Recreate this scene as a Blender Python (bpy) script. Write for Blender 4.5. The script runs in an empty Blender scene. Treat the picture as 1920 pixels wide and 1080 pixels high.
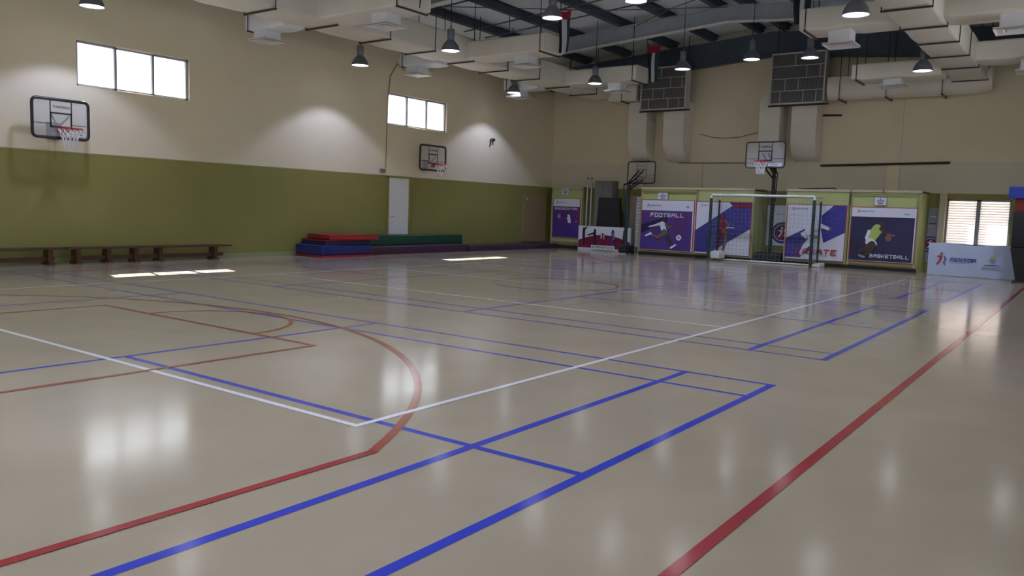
import bpy, bmesh, math, random
from mathutils import Vector, Matrix
random.seed(7)
SC = bpy.context.scene
COL = SC.collection
PI = math.pi

# ------------------------------------------------------------ camera
R_ = Vector((0.80611224, 0.59082181, 0.03335634)); U_ = Vector((-0.0856177, 0.06067022, 0.99447913)); F_ = Vector((-0.58553622, 0.80451769, -0.09949181))
cam_d = bpy.data.cameras.new('camera'); cam = bpy.data.objects.new('camera', cam_d); COL.objects.link(cam)
cam_d.sensor_width = 36; cam_d.lens = 1498.07 / 1920 * 36; cam_d.clip_end = 200; cam_d.clip_start = .05
cam.matrix_world = Matrix(((R_.x, U_.x, -F_.x, 2.116), (R_.y, U_.y, -F_.y, -6.666), (R_.z, U_.z, -F_.z, 1.4174), (0, 0, 0, 1)))
SC.camera = cam

# ------------------------------------------------------------ world, sun, exposure
w = bpy.data.worlds.new('world'); SC.world = w; w.use_nodes = True
bg = w.node_tree.nodes['Background']; bg.inputs[0].default_value = (.92, .95, 1, 1); bg.inputs[1].default_value = 2.1
sun_d = bpy.data.lights.new('sun', 'SUN'); sun_d.energy = 45; sun_d.angle = math.radians(.6); sun_d.color = (1, .97, .92)
sun = bpy.data.objects.new('sun', sun_d); COL.objects.link(sun)
sun.rotation_euler = Vector((.80, -.25, -1)).to_track_quat('-Z', 'Y').to_euler(); sun.location = (-25, 12, 20)
SC.view_settings.view_transform = 'Standard'; SC.view_settings.look = 'None'; SC.view_settings.gamma = 1
SC.view_settings.use_curve_mapping = False; SC.view_settings.exposure = .68
SC.cycles.use_denoising = True; SC.cycles.max_bounces = 8; SC.cycles.diffuse_bounces = 5; SC.cycles.sample_clamp_indirect = 4
LAMP_W = 125

# ------------------------------------------------------------ materials
def mat(name, col, rough=.6, metal=0, noise=0, nscale=3, bump=0, bscale=20, spec=.5, col2=None, stretch=None, emit=None, trans=0, alpha=1):
    m = bpy.data.materials.new(name); m.use_nodes = True; nt = m.node_tree; b = nt.nodes['Principled BSDF']
    b.inputs['Base Color'].default_value = (*col, 1); b.inputs['Roughness'].default_value = rough; b.inputs['Metallic'].default_value = metal
    b.inputs['Specular IOR Level'].default_value = spec
    b.inputs['Transmission Weight'].default_value = trans; b.inputs['Alpha'].default_value = alpha
    if emit: b.inputs['Emission Color'].default_value = (*emit[0], 1); b.inputs['Emission Strength'].default_value = emit[1]
    tc = nt.nodes.new('ShaderNodeTexCoord'); mp = nt.nodes.new('ShaderNodeMapping')
    nt.links.new(tc.outputs['Object'], mp.inputs[0])
    if stretch: mp.inputs['Scale'].default_value = stretch
    if noise or col2:
        n = nt.nodes.new('ShaderNodeTexNoise'); n.inputs['Scale'].default_value = nscale; n.inputs['Detail'].default_value = 5
        nt.links.new(mp.outputs[0], n.inputs['Vector'])
        r = nt.nodes.new('ShaderNodeValToRGB'); r.color_ramp.elements[0].position = .3; r.color_ramp.elements[1].position = .7
        c2 = col2 or tuple(min(1, c * (1 + noise)) for c in col); c1 = col if col2 else tuple(c * (1 - noise) for c in col)
        r.color_ramp.elements[0].color = (*c1, 1); r.color_ramp.elements[1].color = (*c2, 1)
        nt.links.new(n.outputs['Fac'], r.inputs[0]); nt.links.new(r.outputs[0], b.inputs['Base Color'])
    if bump:
        n2 = nt.nodes.new('ShaderNodeTexNoise'); n2.inputs['Scale'].default_value = bscale; n2.inputs['Detail'].default_value = 3
        nt.links.new(mp.outputs[0], n2.inputs['Vector'])
        bp = nt.nodes.new('ShaderNodeBump'); bp.inputs['Strength'].default_value = bump; bp.inputs['Distance'].default_value = .02
        nt.links.new(n2.outputs['Fac'], bp.inputs['Height']); nt.links.new(bp.outputs[0], b.inputs['Normal'])
    return m
M = {}
def floor_mat(name, col, noise=.05):
    m = mat(name, col, .17, noise=noise, nscale=1.2, bump=.005, bscale=3, spec=.38, stretch=(1, 1, 1))
    nt = m.node_tree; b = nt.nodes['Principled BSDF']
    tc = nt.nodes.new('ShaderNodeTexCoord'); n = nt.nodes.new('ShaderNodeTexNoise'); n.inputs['Scale'].default_value = 2.5; n.inputs['Detail'].default_value = 6
    nt.links.new(tc.outputs['Object'], n.inputs['Vector']); r = nt.nodes.new('ShaderNodeMapRange')
    r.inputs['From Min'].default_value = .3; r.inputs['From Max'].default_value = .7; r.inputs['To Min'].default_value = .11; r.inputs['To Max'].default_value = .155
    nt.links.new(n.outputs['Fac'], r.inputs['Value']); nt.links.new(r.outputs[0], b.inputs['Roughness'])
    return m
M['floor'] = floor_mat('floor_vinyl', (.40, .335, .23), .06)
M['l_white'] = floor_mat('paint_white', (.80, .79, .78), .04)
M['l_blue'] = floor_mat('paint_blue', (.035, .055, .46), .08)
M['l_red'] = floor_mat('paint_red', (.34, .04, .045), .1)
M['l_brown'] = floor_mat('paint_brown_red', (.34, .085, .05), .1)
M['wall'] = mat('wall_cream_paint', (.74, .66, .485), .75, noise=.035, nscale=.6, bump=.05, bscale=40)
M['dado'] = mat('wall_olive_paint', (.25, .235, .066), .55, noise=.06, nscale=.8, bump=.05, bscale=40)
M['wallgrey'] = mat('wall_grey_tone', (.66, .61, .49), .75, noise=.04, nscale=.6)  # slightly greyer tone for the gable band just above the dado
M['lime'] = mat('closet_lit_dado', (.44, .50, .19), .55, noise=.04, nscale=1)  # dado paint lightened, stronger light on the closets put into the colour
M['cream'] = mat('cream_trim', (.56, .50, .34), .6, noise=.03)
M['beige'] = mat('beige_board', (.30, .22, .12), .6, noise=.06, nscale=2)
M['base'] = mat('skirting', (.30, .32, .16), .6)
M['white'] = mat('white_paint', (.72, .71, .72), .5, noise=.02)
M['winframe'] = mat('window_frame', (.30, .31, .35), .4)
def glass_mat():
    m = bpy.data.materials.new('window_glass'); m.use_nodes = True; nt = m.node_tree; nt.nodes.clear()
    o = nt.nodes.new('ShaderNodeOutputMaterial'); a = nt.nodes.new('ShaderNodeBsdfTransparent'); g = nt.nodes.new('ShaderNodeBsdfGlossy'); x = nt.nodes.new('ShaderNodeMixShader'); fr = nt.nodes.new('ShaderNodeFresnel')
    a.inputs[0].default_value = (.96, .98, .98, 1); g.inputs['Roughness'].default_value = .03; fr.inputs[0].default_value = 1.25
    nt.links.new(fr.outputs[0], x.inputs[0]); nt.links.new(a.outputs[0], x.inputs[1]); nt.links.new(g.outputs[0], x.inputs[2]); nt.links.new(x.outputs[0], o.inputs[0]); return m
M['glass'] = glass_mat()
M['roof'] = mat('roof_sheet', (.80, .88, .96), .6, noise=.04, nscale=2, stretch=(1, 6, 1))
M['steel'] = mat('dark_steel', (.06, .085, .12), .5, noise=.1)
M['steel2'] = mat('grey_steel', (.34, .40, .45), .5, noise=.08)
M['flange'] = mat('pale_flange', (.75, .78, .78), .5)
M['duct'] = mat('duct_cladding', (.74, .70, .62), .65, noise=.05, nscale=1.5, bump=.25, bscale=5)
M['ductcloth'] = mat('duct_white_cloth', (.76, .78, .84), .6, noise=.04, nscale=3, bump=.3, bscale=6)
M['black'] = mat('black_metal', (.018, .018, .02), .45)
M['rubber'] = mat('black_plastic', (.012, .012, .014), .6, noise=.2)
M['grille'] = mat('grille_dark', (.07, .07, .075), .5, noise=.25, nscale=6, stretch=(8, 1, .6))
M['grilleframe'] = mat('grille_frame', (.50, .50, .48), .4)
M['lampbody'] = mat('lamp_body', (.16, .17, .21), .35, metal=.4)
M['lampglow'] = mat('lamp_glow', (1, 1, 1), .4, emit=((.92, .94, 1), 5))
M['wood'] = mat('bench_wood', (.085, .032, .014), .5, noise=.25, nscale=4, stretch=(8, 1, 8))
M['mat_red'] = mat('mat_red_vinyl', (.36, .018, .022), .4, noise=.08, nscale=3, bump=.1, bscale=4)
M['mat_blue'] = mat('mat_blue_vinyl', (.016, .026, .16), .4, noise=.1, nscale=3, bump=.1, bscale=4)
M['mat_maroon'] = mat('mat_maroon_vinyl', (.10, .012, .02), .4, noise=.1, bump=.1, bscale=4)
M['mat_green'] = mat('mat_green_vinyl', (.008, .06, .03), .45, noise=.1, nscale=3, bump=.1, bscale=4)
M['mat_purple'] = mat('mat_purple_vinyl', (.055, .02, .05), .45, noise=.12, nscale=3, bump=.1, bscale=4)
M['mat_edge'] = mat('mat_seam', (.16, .08, .10), .5)
M['rim'] = mat('rim_red', (.45, .02, .02), .4)
M['net'] = mat('net_white', (.75, .75, .76), .7)
M['netgrey'] = mat('net_grey', (.30, .33, .36), .7)
M['poly'] = mat('clear_board', (.62, .64, .68), .25, alpha=.24)
M['polyw'] = mat('frosted_sticker', (.80, .80, .82), .4)
M['greenpost'] = mat('green_post', (.012, .045, .038), .4, noise=.3, nscale=10)
M['goalwhite'] = mat('goal_white', (.80, .82, .80), .35)
M['silver'] = mat('silver_tube', (.42, .42, .42), .35, metal=.5)
M['grey'] = mat('grey_panel', (.20, .20, .20), .55, noise=.06)
M['pink'] = mat('pinkish_board', (.34, .26, .22), .7, noise=.05)
M['p_white'] = mat('print_white', (.70, .72, .80), .45)
M['p_red'] = mat('print_red', (.42, .02, .03), .5)
M['p_navy'] = mat('print_navy', (.030, .028, .20), .45, col2=(.055, .055, .33), nscale=5, stretch=(1, 1, 2.5))
M['p_mix'] = mat('print_blue_to_red', (.045, .05, .30), .45, col2=(.14, .018, .11), nscale=.9)
M['p_dark'] = mat('print_dark_blue', (.010, .010, .045), .45, col2=(.020, .020, .10), nscale=1.2)
M['p_maroon'] = mat('print_maroon', (.10, .006, .03), .5, col2=(.26, .01, .07), nscale=3)
M['p_skin'] = mat('print_skin', (.20, .11, .07), .6)
M['p_skin2'] = mat('print_skin_dark', (.06, .035, .03), .6)
M['p_teal'] = mat('print_teal', (.03, .16, .16), .6)
M['p_lime'] = mat('print_lime', (.42, .55, .12), .6)
M['p_black'] = mat('print_black', (.015, .015, .02), .6)
M['p_grey'] = mat('print_grey', (.30, .32, .36), .6)
M['p_light'] = mat('print_light', (.74, .76, .80), .6)
M['p_ink'] = mat('print_blue_ink', (.05, .07, .30), .6)
M['banner'] = mat('banner_vinyl', (.50, .57, .72), .35, noise=.03, bump=.25, bscale=2.5)
M['flag_red'] = mat('flag_red', (.32, .01, .03), .8)
M['flag_green'] = mat('flag_green', (.01, .045, .05), .8)
M['flag_white'] = mat('flag_white', (.55, .60, .62), .8)
M['flag_black'] = mat('flag_black', (.010, .014, .024), .8)
M['pad_blue'] = mat('pad_blue', (.015, .04, .30), .5)
M['pad_red'] = mat('pad_red', (.20, .008, .008), .5)
M['outside'] = mat('outside_ground', (.5, .45, .38), .9, noise=.1)
# white shutter slats that let daylight glow through
def slat_mat():
    m = bpy.data.materials.new('shutter_slat'); m.use_nodes = True; nt = m.node_tree; nt.nodes.clear()
    o = nt.nodes.new('ShaderNodeOutputMaterial'); a = nt.nodes.new('ShaderNodeBsdfDiffuse'); t = nt.nodes.new('ShaderNodeBsdfTranslucent'); x = nt.nodes.new('ShaderNodeMixShader')
    n = nt.nodes.new('ShaderNodeTexNoise'); n.inputs['Scale'].default_value = 6
    r = nt.nodes.new('ShaderNodeValToRGB'); r.color_ramp.elements[0].color = (.78, .74, .745, 1); r.color_ramp.elements[1].color = (.88, .85, .855, 1)
    nt.links.new(n.outputs['Fac'], r.inputs[0]); nt.links.new(r.outputs[0], a.inputs[0]); nt.links.new(r.outputs[0], t.inputs[0])
    x.inputs[0].default_value = .5; nt.links.new(a.outputs[0], x.inputs[1]); nt.links.new(t.outputs[0], x.inputs[2]); nt.links.new(x.outputs[0], o.inputs[0]); return m
M['slat'] = slat_mat()

# ------------------------------------------------------------ mesh builder
class MB:
    def __init__(s): s.v = []; s.f = []; s.m = []; s.mats = []
    def mi(s, m):
        if m not in s.mats: s.mats.append(m)
        return s.mats.index(m)
    def add(s, vs, fs, m):
        o = len(s.v); s.v += [Vector(v) for v in vs]; k = s.mi(m)
        for f in fs: s.f.append([i + o for i in f]); s.m.append(k)
        return s
    def box(s, a, b, m, T=None):
        x0, y0, z0 = a; x1, y1, z1 = b
        if x0 > x1: x0, x1 = x1, x0
        if y0 > y1: y0, y1 = y1, y0
        if z0 > z1: z0, z1 = z1, z0
        vs = [Vector(p) for p in ((x0, y0, z0), (x1, y0, z0), (x1, y1, z0), (x0, y1, z0), (x0, y0, z1), (x1, y0, z1), (x1, y1, z1), (x0, y1, z1))]
        if T: vs = [T @ p for p in vs]
        return s.add(vs, [(0, 3, 2, 1), (4, 5, 6, 7), (0, 1, 5, 4), (1, 2, 6, 5), (2, 3, 7, 6), (3, 0, 4, 7)], m)
    def rbox(s, a, b, m, r=.03, T=None, seg=2):
        bm = bmesh.new(); bmesh.ops.create_cube(bm, size=1)
        for v in bm.verts:
            v.co = Vector(((a[0] + b[0]) / 2 + v.co.x * abs(b[0] - a[0]), (a[1] + b[1]) / 2 + v.co.y * abs(b[1] - a[1]), (a[2] + b[2]) / 2 + v.co.z * abs(b[2] - a[2])))
        bmesh.ops.bevel(bm, geom=bm.edges[:], offset=r, segments=seg, profile=.6, affect='EDGES')
        vs = [v.co.copy() for v in bm.verts]
        if T: vs = [T @ p for p in vs]
        bm.verts.index_update(); s.add(vs, [[v.index for v in f.verts] for f in bm.faces], m); bm.free(); return s
    def tube(s, pts, r, m, n=8, closed=False, cap=True):
        pts = [Vector(p) for p in pts]; N = len(pts); rs = r if isinstance(r, (list, tuple)) else [r] * N
        vs = []; prev = None
        for i, p in enumerate(pts):
            if closed: t = pts[(i + 1) % N] - pts[i - 1]
            else: t = pts[min(i + 1, N - 1)] - pts[max(i - 1, 0)]
            t.normalize()
            if prev is None:
                a = Vector((0, 0, 1)) if abs(t.z) < .9 else Vector((1, 0, 0)); u = t.cross(a).normalized()
            else: u = (prev - t * prev.dot(t)).normalized()
            prev = u; v = t.cross(u)
            for k in range(n):
                q = 2 * PI * k / n; vs.append(p + (u * math.cos(q) + v * math.sin(q)) * rs[i])
        fs = []
        for i in range(N if closed else N - 1):
            j = (i + 1) % N
            for k in range(n): fs.append((i * n + k, i * n + (k + 1) % n, j * n + (k + 1) % n, j * n + k))
        if cap and not closed: fs.append(tuple(range(n - 1, -1, -1))); fs.append(tuple((N - 1) * n + k for k in range(n)))
        return s.add(vs, fs, m)
    def lathe(s, prof, c, m, n=24):
        vs = []; c = Vector(c)
        for r, z in prof:
            for k in range(n): q = 2 * PI * k / n; vs.append(c + Vector((r * math.cos(q), r * math.sin(q), z)))
        fs = []
        for i in range(len(prof) - 1):
            for k in range(n): fs.append((i * n + k, i * n + (k + 1) % n, (i + 1) * n + (k + 1) % n, (i + 1) * n + k))
        return s.add(vs, fs, m)
    def disc(s, c, r, m, n=24, down=True):
        c = Vector(c); vs = [c + Vector((r * math.cos(2 * PI * k / n), r * math.sin(2 * PI * k / n), 0)) for k in range(n)]
        return s.add(vs, [tuple(range(n)) if not down else tuple(range(n - 1, -1, -1))], m)
    def sweep(s, rings, m, caps=True):
        n = len(rings[0]); vs = [p for r in rings for p in r]; fs = []
        for i in range(len(rings) - 1):
            for k in range(n): fs.append((i * n + k, i * n + (k + 1) % n, (i + 1) * n + (k + 1) % n, (i + 1) * n + k))
        if caps: fs.append(tuple(range(n - 1, -1, -1))); fs.append(tuple((len(rings) - 1) * n + k for k in range(n)))
        return s.add(vs, fs, m)
    def build(s, name, parent=None, smooth=False, fix=True, origin=None):
        me = bpy.data.meshes.new(name)
        if origin is None:
            if parent is not None: origin = Vector(parent['_o']) if '_o' in parent else Vector(parent.location)
            else:
                xs = [v.x for v in s.v]; ys = [v.y for v in s.v]; zs = [v.z for v in s.v]
                origin = Vector(((min(xs) + max(xs)) / 2, (min(ys) + max(ys)) / 2, min(zs)))
        origin = Vector(origin)
        me.from_pydata([v - origin for v in s.v], [], s.f)
        for mm in s.mats: me.materials.append(M[mm])
        for p, k in zip(me.polygons, s.m): p.material_index = k; p.use_smooth = smooth
        if fix:
            bm = bmesh.new(); bm.from_mesh(me); bmesh.ops.recalc_face_normals(bm, faces=bm.faces[:]); bm.to_mesh(me); bm.free()
        if smooth: me.set_sharp_from_angle(angle=math.radians(38))
        o = bpy.data.objects.new(name, me); COL.objects.link(o)
        if parent is not None: o.parent = parent; WO[o.name] = origin
        else: o.location = origin; WO[o.name] = origin
        o['_o'] = tuple(origin)
        return o
WO = {}
def tag(o, label=None, cat=None, group=None, kind=None):
    if label: o['label'] = label
    if cat: o['category'] = cat
    if group: o['group'] = group
    if kind: o['kind'] = kind
    return o
def thing(name, label, cat, loc, group=None, kind=None):
    o = bpy.data.objects.new(name, None); COL.objects.link(o); o.location = loc; o['_o'] = tuple(loc); o.empty_display_size = .2
    return tag(o, label, cat, group, kind)
def copy_tree(o, parent=None):
    c = o.copy(); COL.objects.link(c)
    if parent is not None: c.parent = parent
    for ch in [x for x in o.children]: copy_tree(ch, c)
    return c

# ------------------------------------------------------------ room numbers
L, B, RX, FY = -14.86, 19.01, 3.2, -9.5
DZ = 2.24
RIDGE = -6.65
def roof_z(x): return 7.42 - .075 * abs(x - RIDGE)
T_ = .25
W1 = (1.42, 3.92, 3.60, 4.52); W2 = (10.22, 12.84, 3.73, 4.65)     # window openings y0,y1,z0,z1 on the left wall

# ------------------------------------------------------------ floor with its painted court lines
f = MB(); f.add([(L, FY, 0), (RX, FY, 0), (RX, B, 0), (L, B, 0)], [(0, 1, 2, 3)], 'floor')
f.add([(L, FY, -.15), (RX, FY, -.15), (RX, B, -.15), (L, B, -.15)], [(3, 2, 1, 0)], 'floor')
LZ = [0]
def line(x0, y0, x1, y1, wd, m, z):
    LZ[0] += 1; z = z + LZ[0] * .00002
    d = Vector((x1 - x0, y1 - y0, 0)).normalized(); n = Vector((-d.y, d.x, 0)) * wd / 2; a = Vector((x0, y0, z)) - d * wd / 2; b = Vector((x1, y1, z)) + d * wd / 2
    f.add([a - n, b - n, b + n, a + n], [(0, 1, 2, 3)], m)
def arc(cx, cy, r, a0, a1, wd, m, z, n=48):
    vs = []
    for i in range(n + 1):
        a = math.radians(a0 + (a1 - a0) * i / n); vs += [(cx + (r - wd / 2) * math.cos(a), cy + (r - wd / 2) * math.sin(a), z), (cx + (r + wd / 2) * math.cos(a), cy + (r + wd / 2) * math.sin(a), z)]
    f.add(vs, [(2 * i, 2 * i + 1, 2 * i + 3, 2 * i + 2) for i in range(n)], m)
bw = .056
def badminton(y0, y1, s0, s1):
    for y in (y0, y1, s0, s1): line(-13.42, y, 0, y, bw * .85, 'l_blue', .0012)
    for x in (0, -.775, -4.72, -8.78, -12.64, -13.42): line(x, y0, x, y1, bw * (1.15 if x > -1 else .9), 'l_blue', .0012)
    ym = (y0 + y1) / 2
    line(-4.72, ym, 0, ym, bw, 'l_blue', .0012); line(-13.42, ym, -8.78, ym, bw * .9, 'l_blue', .0012)
badminton(-6.1, 0.02, -5.6, -.54); badminton(1.62, 7.6, 2.08, 7.14); badminton(9.3, 15.4, 9.76, 14.94)
for p in ((-1.6, -3.2, -1.6, 14.8), (-10.6, -3.2, -10.6, 14.8), (-10.6, -3.2, -1.6, -3.2), (-10.6, 14.8, -1.6, 14.8), (-10.6, 3.05, -1.6, 3.05), (-10.6, 9.0, -1.6, 9.0), (-10.6, 5.95, -1.6, 5.95)):
    line(*p, .05, 'l_white', .0018)
line(.87, -9, .87, 18.0, .065, 'l_red', .0024); line(-13.0, -9, -13.0, 18.0, .05, 'l_brown', .0024)
arc(-6.07, -5.82, 5.45, 25, 155, .06, 'l_brown', .0024)
c3 = 5.45 * math.cos(math.radians(25)); y3 = -5.82 + 5.45 * math.sin(math.radians(25))
line(-6.07 + c3, y3, -1.2, -9, .06, 'l_red', .0024); line(-6.07 - c3, y3, -10.95, -9, .05, 'l_brown', .0024)
line(-8.1, -1.5, -4.04, -1.5, .05, 'l_brown', .0024); line(-4.04, -1.5, -4.04, -7, .05, 'l_brown', .0024); line(-8.1, -1.5, -8.1, -7, .05, 'l_brown', .0024)
arc(-6.05, -1.5, 1.03, 0, 180, .05, 'l_brown', .0024)
arc(-6.17, 6.13, 1.18, 0, 360, .05, 'l_brown', .0024, 64)
arc(-6.07, 18.0, 5.5, 205, 335, .05, 'l_brown', .0024)
line(-8.1, 13.7, -4.04, 13.7, .05, 'l_brown', .0024); line(-4.04, 13.7, -4.04, 17.5, .05, 'l_brown', .0024); line(-8.1, 13.7, -8.1, 17.5, .05, 'l_brown', .0024)
tag(f.build('floor', origin=(0, 0, 0), fix=False), 'pale tan vinyl sports floor with painted court lines', kind='structure')

# ------------------------------------------------------------ walls
def wall_x(name, x, xo, y0, y1, z1a, holes, dado=True, ztop=None):
    """wall in the plane x with thickness towards xo, holes cut out as a grid"""
    m = MB(); ys = sorted({y0, y1, *[h[0] for h in holes], *[h[1] for h in holes]}); zs = sorted({0, DZ, z1a, *[h[2] for h in holes], *[h[3] for h in holes]})
    for i in range(len(ys) - 1):
        for k in range(len(zs) - 1):
            ym = (ys[i] + ys[i + 1]) / 2; zm = (zs[k] + zs[k + 1]) / 2
            if any(h[0] < ym < h[1] and h[2] < zm < h[3] for h in holes): continue
            m.box((x, ys[i], zs[k]), (xo, ys[i + 1], zs[k + 1]), 'dado' if zm < DZ else 'wall')
    return m
m = wall_x('wall_left', L, L - T_, FY, B, 6.78, [W1, W2])
m.box((L, FY, DZ - .008), (L + .006, B, DZ + .012), 'base')
tag(m.build('wall_left', fix=False), 'cream wall over a tall olive green dado', kind='structure')
RW = [(.6, 4.8, 3.2, 4.9), (9.0, 13.2, 3.2, 4.9), (-6.2, -2.0, 3.2, 4.9)]  # unseen openings, added so more daylight fills the hall
tag(wall_x('wall_right', RX, RX + T_, FY, B, 6.68, RW).build('wall_right', fix=False), 'cream and olive wall on the camera side', kind='structure')
# back wall (gable) with the shuttered window opening
LW = (-1.42, .16, .78, 2.08)
def gable(name, y, yo, hole):
    m = MB(); xs = sorted({L, RIDGE, RX, *(hole[:2] if hole else ())}); zs = sorted({0, DZ, 3.1, *(hole[2:] if hole else ())})
    for i in range(len(xs) - 1):
        for k in range(len(zs) - 1):
            xm = (xs[i] + xs[i + 1]) / 2; zm = (zs[k] + zs[k + 1]) / 2
            if hole and hole[0] < xm < hole[1] and hole[2] < zm < hole[3]: continue
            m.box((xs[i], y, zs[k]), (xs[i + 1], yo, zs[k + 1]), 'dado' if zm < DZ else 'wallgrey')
        a, b = xs[i], xs[i + 1]; za, zb = roof_z(a), roof_z(b)
        m.add([(a, y, 3.1), (b, y, 3.1), (b, y, zb), (a, y, za), (a, yo, 3.1), (b, yo, 3.1), (b, yo, zb), (a, yo, za)],
              [(0, 1, 2, 3), (5, 4, 7, 6), (3, 2, 6, 7), (0, 3, 7, 4), (1, 5, 6, 2)], 'wall')
    return m
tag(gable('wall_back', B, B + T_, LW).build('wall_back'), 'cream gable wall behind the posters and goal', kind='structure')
tag(gable('wall_front', FY, FY - T_, (-10.5, -.5, .9, 3.05)).build('wall_front'), 'cream gable wall behind the camera', kind='structure')  # opening in this unseen wall is added for fill daylight
m = MB()
for a, b in ((L - T_, RIDGE), (RIDGE, RX + T_)):
    m.add([(a, FY, roof_z(a)), (b, FY, roof_z(b)), (b, B, roof_z(b)), (a, B, roof_z(a)), (a, FY, roof_z(a) + .08), (b, FY, roof_z(b) + .08), (b, B, roof_z(b) + .08), (a, B, roof_z(a) + .08)],
          [(0, 1, 2, 3), (7, 6, 5, 4), (0, 4, 5, 1), (1, 5, 6, 2), (2, 6, 7, 3), (3, 7, 4, 0)], 'roof')
tag(m.build('ceiling'), 'grey roof sheeting on both sides of a low ridge', kind='structure')
m = MB(); m.box((L, FY, 0), (L + .018, B, .10), 'base'); tag(m.build('baseboard_left'), 'thin green skirting', kind='structure')
# columns shown as faint pilasters
m = MB(); m.box((-3.06, B - .035, 0), (-2.72, B, 6.4), 'wall'); tag(m.build('trim_1'), 'shallow pilaster on the back wall', kind='structure')
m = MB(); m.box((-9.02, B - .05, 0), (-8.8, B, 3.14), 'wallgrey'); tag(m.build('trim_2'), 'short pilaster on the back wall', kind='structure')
m = MB(); m.box((-1.58, B - .16, 0), (-1.42, B, 2.24), 'cream'); tag(m.build('trim_3'), 'cream post beside the shuttered window', kind='structure')
m = MB(); m.box((-13.6, B + T_, -.02), (12, B + 14, 0), 'outside'); 
tag(m.build('ground_outside'), 'sunlit ground outside the shuttered window', 'ground', kind='structure')

# windows on the left wall
def window(name, w, label):
    y0, y1, z0, z1 = w; t = thing(name, label, None, (L - .1, (y0 + y1) / 2, z0), kind='structure')
    fr = MB(); r = .05; xa, xb = L - .14, L - .06
    fr.box((xa, y0, z0), (xb, y1, z0 + r), 'winframe'); fr.box((xa, y0, z1 - r), (xb, y1, z1), 'winframe')
    for k in range(4):
        y = y0 + (y1 - y0) * k / 3; yy = min(max(y, y0 + r / 2), y1 - r / 2); fr.box((xa, yy - r / 2, z0), (xb, yy + r / 2, z1), 'winframe')
    ya, yb = y0 + (y1 - y0) / 3, y0 + (y1 - y0) * 2 / 3
    fr.build('window_frame', t)
    s = MB(); s.box((L - .06, ya, z0 - .02), (L - .035, yb, z0 + .02), 'white'); s.box((L - .06, ya, z1 - .02), (L - .035, yb, z1), 'white'); s.build('sliding_sash', t)
    for k in range(3):
        g = MB(); a = y0 + (y1 - y0) * k / 3; b = y0 + (y1 - y0) * (k + 1) / 3
        g.box((L - .102, a + .018, z0 + .03), (L - .098, b - .018, z1 - .03), 'glass'); g.build('pane', t)
window('window_1', W1, 'wide white-lit three-pane window high above the bench')
window('window_2', W2, 'smaller-looking three-pane window above the white door')
# shuttered window in the back wall
t = thing('window_3', 'two-panel white shuttered window low on the back wall', None, (-.63, B + .1, LW[2]), kind='structure')
m = MB(); r = .05
m.box((LW[0], B + .05, LW[2]), (LW[1], B + .13, LW[2] + r), 'winframe'); m.box((LW[0], B + .05, LW[3] - r), (LW[1], B + .13, LW[3]), 'winframe')
for x in (LW[0] + r / 2, -.63, LW[1] - r / 2): m.box((x - r * (1 if abs(x + .63) < .1 else .5), B + .05, LW[2]), (x + r * (1 if abs(x + .63) < .1 else .5), B + .13, LW[3]), 'winframe')
m.build('window_frame', t)
for a, b in ((LW[0] + r, -.68), (-.58, LW[1] - r)):
    m = MB(); n = 17
    for k in range(n):
        z = LW[2] + r + (LW[3] - LW[2] - 2 * r) * (k + .5) / n
        m.add([(a, B + .06, z - .042), (b, B + .06, z - .042), (b, B + .085, z + .042), (a, B + .085, z + .042), (a, B + .064, z - .044), (b, B + .064, z - .044), (b, B + .089, z + .040), (a, B + .089, z + .040)],
              [(0, 1, 2, 3), (7, 6, 5, 4), (0, 4, 5, 1), (2, 6, 7, 3)], 'slat')
    m.build('shutter_panel', t)
# doors
t = thing('door_1', 'plain white door in the green part of the left wall', None, (L, 10.7, 0), kind='structure')
m = MB(); m.box((L, 10.28, .02), (L + .045, 11.12, 2.19), 'white'); m.build('door_leaf', t)
m = MB()
for a, b in (((L, 10.22, 0), (L + .06, 10.28, 2.22)), ((L, 11.12, 0), (L + .06, 11.18, 2.22)), ((L, 10.22, 2.19), (L + .06, 11.18, 2.235))): m.box(a, b, 'dado')
m.build('door_frame', t)
m = MB(); m.tube([(L + .045, 10.38, 1.05), (L + .09, 10.38, 1.05), (L + .09, 10.49, 1.05)], .01, 'silver'); m.build('door_handle', t)
t = thing('door_2', 'brown boarded cupboard door at the far end of the left wall', None, (L, 17.9, 0), kind='structure')
m = MB(); m.box((L, 17.15, .22), (L + .05, 18.62, 1.91), 'beige'); m.build('door_leaf', t)
m = MB(); m.box((L + .05, 17.3, 1.74), (L + .085, 17.36, 1.80), 'cream'); m.box((L + .05, 17.16, 1.5), (L + .075, 17.2, 1.54), 'cream'); m.build('latch', t)

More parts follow.
